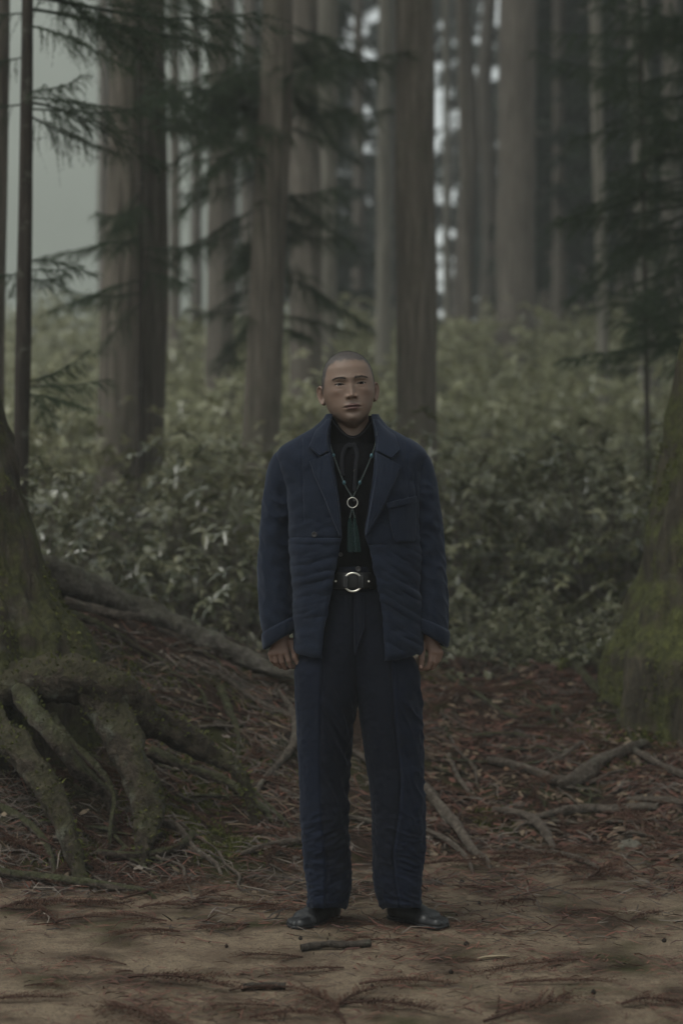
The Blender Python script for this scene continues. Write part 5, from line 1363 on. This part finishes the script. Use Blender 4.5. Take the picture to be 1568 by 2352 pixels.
for pts in ([(806, 1022), (794, 1026), (786, 1046), (785, 1070), (787, 1092)], [(806, 1022), (814, 1025), (820, 1044), (817, 1070), (814, 1128)], [(798, 1020), (806, 1024), (815, 1020)]):
    q = spline(np.array([[float(wx(a_)), 0, float(wz(b_))] for a_, b_ in pts]), 40); q[:, 1] = sfront(q[:, 0], q[:, 2]) - .009
    q[:, 1] = np.minimum(q[:, 1], YC - .062)
    V, Q, T = tube(q, .0058, 8, up=(0, -1, 0), flat=.22); pobj('tie_string', V, Q, T, RIB, shirt)

# trousers
lrow = {-1: table([(1296, 752, 838, .098, .10), (1345, 738, 842, .106, .11), (1400, 720, 846, .116, .12), (1480, 698, 846, .122, .125), (1545, 673, 838, .124, .128), (1600, 675, 824, .120, .125), (1625, 677, 817, .116, .124), (1700, 681, 806, .106, .115), (1800, 685, 798, .096, .105), (1900, 690, 797, .090, .10), (1960, 694, 802, .089, .10), (2010, 699, 807, .090, .10), (2045, 703, 808, .092, .10), (2072, 706, 803, .092, .10), (2096, 709, 788, .085, .095)]),
         1: table([(1296, 788, 872, .098, .10), (1345, 784, 880, .106, .11), (1400, 782, 906, .116, .12), (1480, 784, 936, .122, .125), (1545, 798, 967, .124, .128), (1600, 814, 968, .120, .125), (1625, 821, 969, .116, .124), (1700, 833, 970, .106, .115), (1800, 847, 972, .096, .105), (1900, 857, 977, .090, .10), (1960, 857, 977, .089, .10), (2010, 857, 973, .090, .10), (2045, 858, 970, .092, .10), (2072, 865, 969, .092, .10), (2096, 884, 967, .085, .095)])}
seam = {-1: interp2([(1300, 748), (1500, 741), (1750, 736), (1900, 742), (2000, 751), (2100, 748)]), 1: interp2([(1300, 880), (1510, 897), (1650, 905), (1790, 920), (1870, 915), (1960, 902), (2020, 906), (2100, 920)])}
trousers = None
for sg in (-1, 1):
    def dsp(X, Z, c, s, vy, sg=sg):
        vx = CX + X * 735; xs = seam[sg](vy); fr = s < .1
        outer = sstep(-1, 5, sg * (vx - xs))
        dg_ = R(118 if sg < 0 else 62)
        Pd = lambda a_, fu, fv, k: np.stack([(X * np.cos(a_) + Z * np.sin(a_)) * fu, (-X * np.sin(a_) + Z * np.cos(a_)) * fv, s * 1.5 + k], -1)
        up_ = sstep(1540, 1640, vy) * sstep(1960, 1840, vy)
        d = .0075 * up_ * ridged(noise(Pd(R(28) if sg > 0 else R(25), 38, 5, 1), 1, 2 + sg)) * (outer if sg > 0 else 1 - outer)
        lowr = sstep(1820, 1930, vy)
        d = d + .0062 * lowr * ridged(noise(Pd(R(68 if sg > 0 else 104), 26, 8, 5), 1, 6 + sg)) * sstep(1.0, .2, np.abs(c)) + .0030 * lowr * ridged(noise(Pd(R(60 if sg > 0 else 110), 55, 16, 3), 1, 1))
        d = d + .0035 * fbm(np.stack([X, Z, s * .2], -1), 9, 3, 5 + sg) + .0016 * noise(Pd(.4, 60, 60, 0), 1, 3)
        d = d - .0058 * fr * np.exp(-((vx - xs) / 2.3) ** 2) * sstep(1500, 1530, vy) + .0030 * fr * np.exp(-((vx - xs - sg * 7) / 4) ** 2)
        d = d + .004 * np.exp(-((vy - 2086) / 8) ** 2)
        return d
    vys = np.concatenate([np.linspace(1296, 1600, 100, endpoint=False), np.linspace(1600, 2096, 230)])
    cyf = lambda vy: np.interp(vy, [1500, 1900, 2096], [YC, YC + .005, YC + .030])
    V = ring_loft(lrow[sg], vys, 190, 2.35, dsp, cyf)
    # hem slanting up over the instep
    vyg = vys[:, None] + 0 * V[..., 0]
    V[..., 2] += sstep(2040, 2096, vyg) * .022 * sstep(.0, -.09, V[..., 1] - YC - .03)
    V[..., 2] -= sstep(2040, 2096, vyg) * .012
    pan = (sstep(-1, 3, sg * (CX + V[..., 0] * 735 - seam[sg](vyg))))
    low_ = sstep(1990, 2030, vyg)
    panel = np.clip(pan * (.55 + .3 * sstep(1600, 1800, vyg)) + .55 * low_, 0, 1)
    if trousers is None:
        trousers = pobj('trousers', V.reshape(-1, 3), grid_quads(len(vys), 190)[:, ::-1], mat=TROUSER, attrs={'panel': panel.ravel()}); trousers['label'] = 'dark navy quilted trousers with a high waist'
    else: pobj('trouser_leg', V.reshape(-1, 3), grid_quads(len(vys), 190)[:, ::-1], mat=TROUSER, parent=trousers, attrs={'panel': panel.ravel()})
trow = table([(1290, 752, 872, .112, .10), (1345, 740, 880, .114, .11), (1520, 700, 940, .128, .12)])
def tfront(X, Z):
    vy = CY + (CAM_H - Z) * 735.0; xl, xr, yf, yb = trow(vy); cx, a = (wx(xl) + wx(xr)) / 2, (wx(xr) - wx(xl)) / 2
    return YC - yf * (1 - np.clip(np.abs((X - cx) / a), 0, .999) ** 2.4) ** (1 / 2.4)
patch('waistband', [(764, 1300), (760, 1325), (757, 1356)], [(848, 1300), (852, 1325), (858, 1356)], .004, .003, surf=tfront, mat=TROUSER, parent=trousers, nv=30)
patch('fly', [(812, 1356), (812, 1420), (813, 1500)], [(838, 1356), (839, 1440), (815, 1505)], .003, .002, surf=tfront, mat=TROUSER, parent=trousers, nu=24, nv=60)
disc('button', 822, 1306, .0085, trousers, HORN, tfront, .009)
# belt with ring buckle
a = np.linspace(R(-180), R(180), 140, endpoint=False); rows = []
for z_, e in ((1313, -.004), (1314, .001), (1320, .003), (1346, .003), (1352, .001), (1353, -.004)):
    xl, xr, yf, yb = [float(q) for q in trow(z_)]; cx_, ax_ = (wx(xl) + wx(xr)) / 2, (wx(xr) - wx(xl)) / 2
    rows.append(np.stack([cx_ + (ax_ + e) * np.sign(np.cos(a)) * np.abs(np.cos(a)) ** (2 / 2.4), YC + (np.where(np.sin(a) < 0, yf, yb) + e + .008) * np.sign(np.sin(a)) * np.abs(np.sin(a)) ** (2 / 2.4), np.full_like(a, wz(z_))], 1))
belt = pobj('belt', np.concatenate(rows), grid_quads(6, 140), mat=BLACKLEATHER); belt['label'] = 'wide black leather belt with a round silver ring buckle'
bf = lambda X, Z: tfront(X, Z) - .012
patch('belt_tab', [(786, 1320), (785, 1335), (786, 1351)], [(800, 1321), (801, 1335), (800, 1350)], .013, .003, nu=16, nv=20, surf=bf, mat=BLACKLEATHER, parent=belt)
patch('belt_tab', [(822, 1321), (821, 1335), (822, 1350)], [(836, 1319), (837, 1335), (836, 1351)], .013, .003, nu=16, nv=20, surf=bf, mat=BLACKLEATHER, parent=belt)
def ring(name, vx, vy, R0, r0, y, mat, parent, tilt=0.0):
    t = np.linspace(0, 2 * np.pi, 49); P = np.stack([float(wx(vx)) + R0 * np.cos(t), y + tilt * np.sin(t), float(wz(vy)) + R0 * np.sin(t)], 1)
    V, Q, T = tube(P, r0, 10, caps=False); return V, Q
by_ = float(bf(wx(810), wz(1336))) - .005
V, Q = ring('buckle', 810, 1336, 21 / 735, .0032, by_, SILVER, belt); pobj('buckle', V, Q, mat=SILVER, parent=belt)
for vx_ in (771, 846): disc('stud', vx_, 1334, .0032, belt, SILVER, bf, .004)

# shoes with separate toes
def shoe(heel, f, mdl, name, sc=1.0):
    f = np.array(f, float); f /= np.linalg.norm(f); m_ = np.array(mdl, float); m_ -= f * f.dot(m_); m_ /= np.linalg.norm(m_)
    L = lambda x, y, z: np.array([heel[0] + sc * (f[0] * x + m_[0] * y), heel[1] + sc * (f[1] * x + m_[1] * y), z])
    pr = [(L(.030, 0, .030), L(.075, 0, .034), .034, .035), (L(.040, 0, .045), L(.050, 0, .115), .034, .038, .02), (L(.055, 0, .050), L(.160, .004, .026), .038, .028, .02),
          (L(.09, -.012, .028), L(.175, -.030, .020), .028, .021, .02), (L(.09, .01, .028), L(.185, .028, .020), .026, .021, .02), (L(.172, -.028, .019), L(.188, .030, .020), .020, .021, .015),
          (L(.185, .034, .018), L(.246, .032, .0160), .0190, .0180, .005), (L(.195, .010, .017), L(.250, .010, .0135), .0155, .0145, .003), (L(.19, -.011, .016), L(.241, -.012, .0125), .0148, .0136, .003),
          (L(.18, -.029, .0155), L(.226, -.031, .012), .0140, .0128, .003), (L(.165, -.044, .015), L(.207, -.049, .0115), .0135, .0122, .003)]
    V, Q = sdf_solid(pr, .0030, .012, lambda F, P: np.maximum(F, .004 - P[..., 2]))
    o = pobj(name, V, Q, mat=RUBBER)
    V, Q = sdf_solid([(a_ * [1, 1, .5] + [0, 0, .0], b_ * [1, 1, .5], ra + .0022, rb2 + .0022, (k_[0] if k_ else .012)) for a_, b_, ra, rb2, *k_ in pr if a_[2] < .045], .0035, .012, lambda F, P: np.maximum(np.maximum(F, .001 - P[..., 2]), P[..., 2] - .012))
    pobj('sole', V, Q, mat=BLACKLEATHER, parent=o)
    V, Q, T = tube(np.array([L(.148, -.030, .046), L(.158, -.026, .0445), L(.168, -.020, .042)]), .0022, 6, flat=.5); pobj('logo_mark', V, Q, T, YEL, o)
    V, Q, T = tube(np.array([L(.085, -.036, .055), L(.105, -.01, .078), L(.112, .016, .070)]), .004, 8, flat=.4); pobj('strap', V, Q, T, RUBBER, o)
    return o
s1 = shoe((float(wx(768)), YC + .105, 0), (-.62, -.80), (.80, -.62), 'shoe', .84); s1['label'] = 'black rubber shoe with separate toes'
s2 = shoe((float(wx(902)), YC + .112, 0), (.70, -.72), (-.72, -.70), 'shoe', .92); s2['label'] = 'black rubber shoe with separate toes'

# ------------------------------------------------------------------ the necklace
nfront = lambda X, Z: np.minimum(sfront(X, Z) - .006, YC - .070)
necklace = empty('necklace', (float(wx(809)), YC - .12, float(wz(1154)))); NB = np.array(necklace.location)
tag(necklace, 'long beaded necklace with silver ring and green tassels on the black shirt', 'necklace')
def nobj(name, V, Q=None, T=None, mat=None, parent=None, **k): return obj(name, np.asarray(V) - NB, Q, T, mat, parent or necklace, **k)
def ball(c, r, n=6, m=9, sq=1.0):
    t = np.linspace(.05, np.pi - .05, n); a = np.linspace(0, 2 * np.pi, m, endpoint=False)
    return np.stack([c[0] + r * np.sin(t)[:, None] * np.cos(a), c[1] + r * np.sin(t)[:, None] * np.sin(a), np.broadcast_to(c[2] + sq * r * np.cos(t)[:, None], (n, m))], -1).reshape(-1, 3), grid_quads(n, m)[:, ::-1]
big = {0: [(766, 1046, .0045), (790, 1109, .0052)], 1: [(853, 1047, .0058), (826, 1109, .0050)]}
for sd, pts in enumerate(([(752, 985), (754, 1007), (766, 1046), (790, 1110), (808, 1142)], [(866, 985), (864, 1010), (853, 1047), (826, 1110), (810, 1142)])):
    q = spline(np.array([[float(wx(a_)), 0, float(wz(b_))] for a_, b_ in pts]), 46); q[:, 1] = nfront(q[:, 0], q[:, 2]) - .002
    A = Acc()
    for c in q: V, Q = ball(c, .0026); A.add(V - NB, Q)
    V, Q, T = tube(q, .0008, 4); A.add(V - NB, Q, T)
    o = A.obj('bead_strand', BEAD, necklace); o['kind'] = 'stuff'
    for a_, b_, r0 in big[sd]:
        c = np.array([float(wx(a_)), 0, float(wz(b_))]); c[1] = float(nfront(c[0], c[2])) - .004
        V, Q = ball(c, r0, 8, 12, 1.35); nobj('turquoise_bead', V, Q, mat=TURQ)
yr = float(nfront(wx(809), wz(1154))) - .004
V, Q = ring('ring', 809, 1154.5, 11.5 / 735, .0014, yr, SILVER, necklace, .001); nobj('ring', V, Q, mat=SILVER)
rt = np.random.default_rng(9)
for bx_, tx in ((803, 806), (814, 820)):
    A = Acc()
    q = spline(np.array([[float(wx(808.5)), yr, float(wz(1166))], [float(wx(bx_)), yr - .003, float(wz(1188))]]), 7)
    for c in q: V, Q = ball(c, .0026); A.add(V - NB, Q)
    o = A.obj('bead_strand', BEAD, necklace); o['kind'] = 'stuff'
    A = Acc()
    c0 = np.array([float(wx(bx_)), yr - .003, float(wz(1190))])
    for k in range(90):
        a_ = rt.uniform(0, 6.28); u_ = np.sqrt(rt.uniform(0, 1)); r1 = .0052; r2 = .0118
        e = np.array([float(wx(tx)), yr - .004, float(wz(1266 + rt.uniform(-3, 2)))])
        p = np.array([c0 + np.array([r1 * .4 * u_ * np.cos(a_), r1 * .4 * u_ * np.sin(a_), 0]), c0 + np.array([r1 * u_ * np.cos(a_), r1 * u_ * np.sin(a_), -.012]), (c0 + e) / 2 + np.array([r2 * .8 * u_ * np.cos(a_), r2 * .55 * u_ * np.sin(a_), 0]), e + np.array([r2 * u_ * np.cos(a_), r2 * .55 * u_ * np.sin(a_), 0])])
        V, Q, T = tube(spline(p, 10), .0009, 4, caps=False); A.add(V - NB, Q)
    A.obj('tassel', TASSEL, necklace)
# ------------------------------------------------------------------ haze
hz = bpy.data.materials.new('haze'); hz.use_nodes = True; ht = hz.node_tree; ht.nodes.clear()
pv = ht.nodes.new('ShaderNodeVolumePrincipled'); pv.inputs['Color'].default_value = (.93, .97, .955, 1); pv.inputs['Density'].default_value = HAZE_DENSITY; pv.inputs['Anisotropy'].default_value = .1
ho = ht.nodes.new('ShaderNodeOutputMaterial'); ht.links.new(pv.outputs[0], ho.inputs['Volume'])
zmin, zmax = float(GZ.min()) - 1.0, max(float(GZ.max()) + 2, 40)
x0, x1, y0, y1 = gx[0] - 1, gx[-1] + 1, gy[0] - 1, gy[-1] + 1
V = np.array([[x, y, z] for z in (zmin, zmax) for y in (y0, y1) for x in (x0, x1)])
haze = obj('haze', V, [[0, 2, 3, 1], [4, 5, 7, 6], [0, 1, 5, 4], [2, 6, 7, 3], [0, 4, 6, 2], [1, 3, 7, 5]], mat=hz, smooth=False)
tag(haze, 'pale grey mist hanging through the whole forest', kind='stuff')
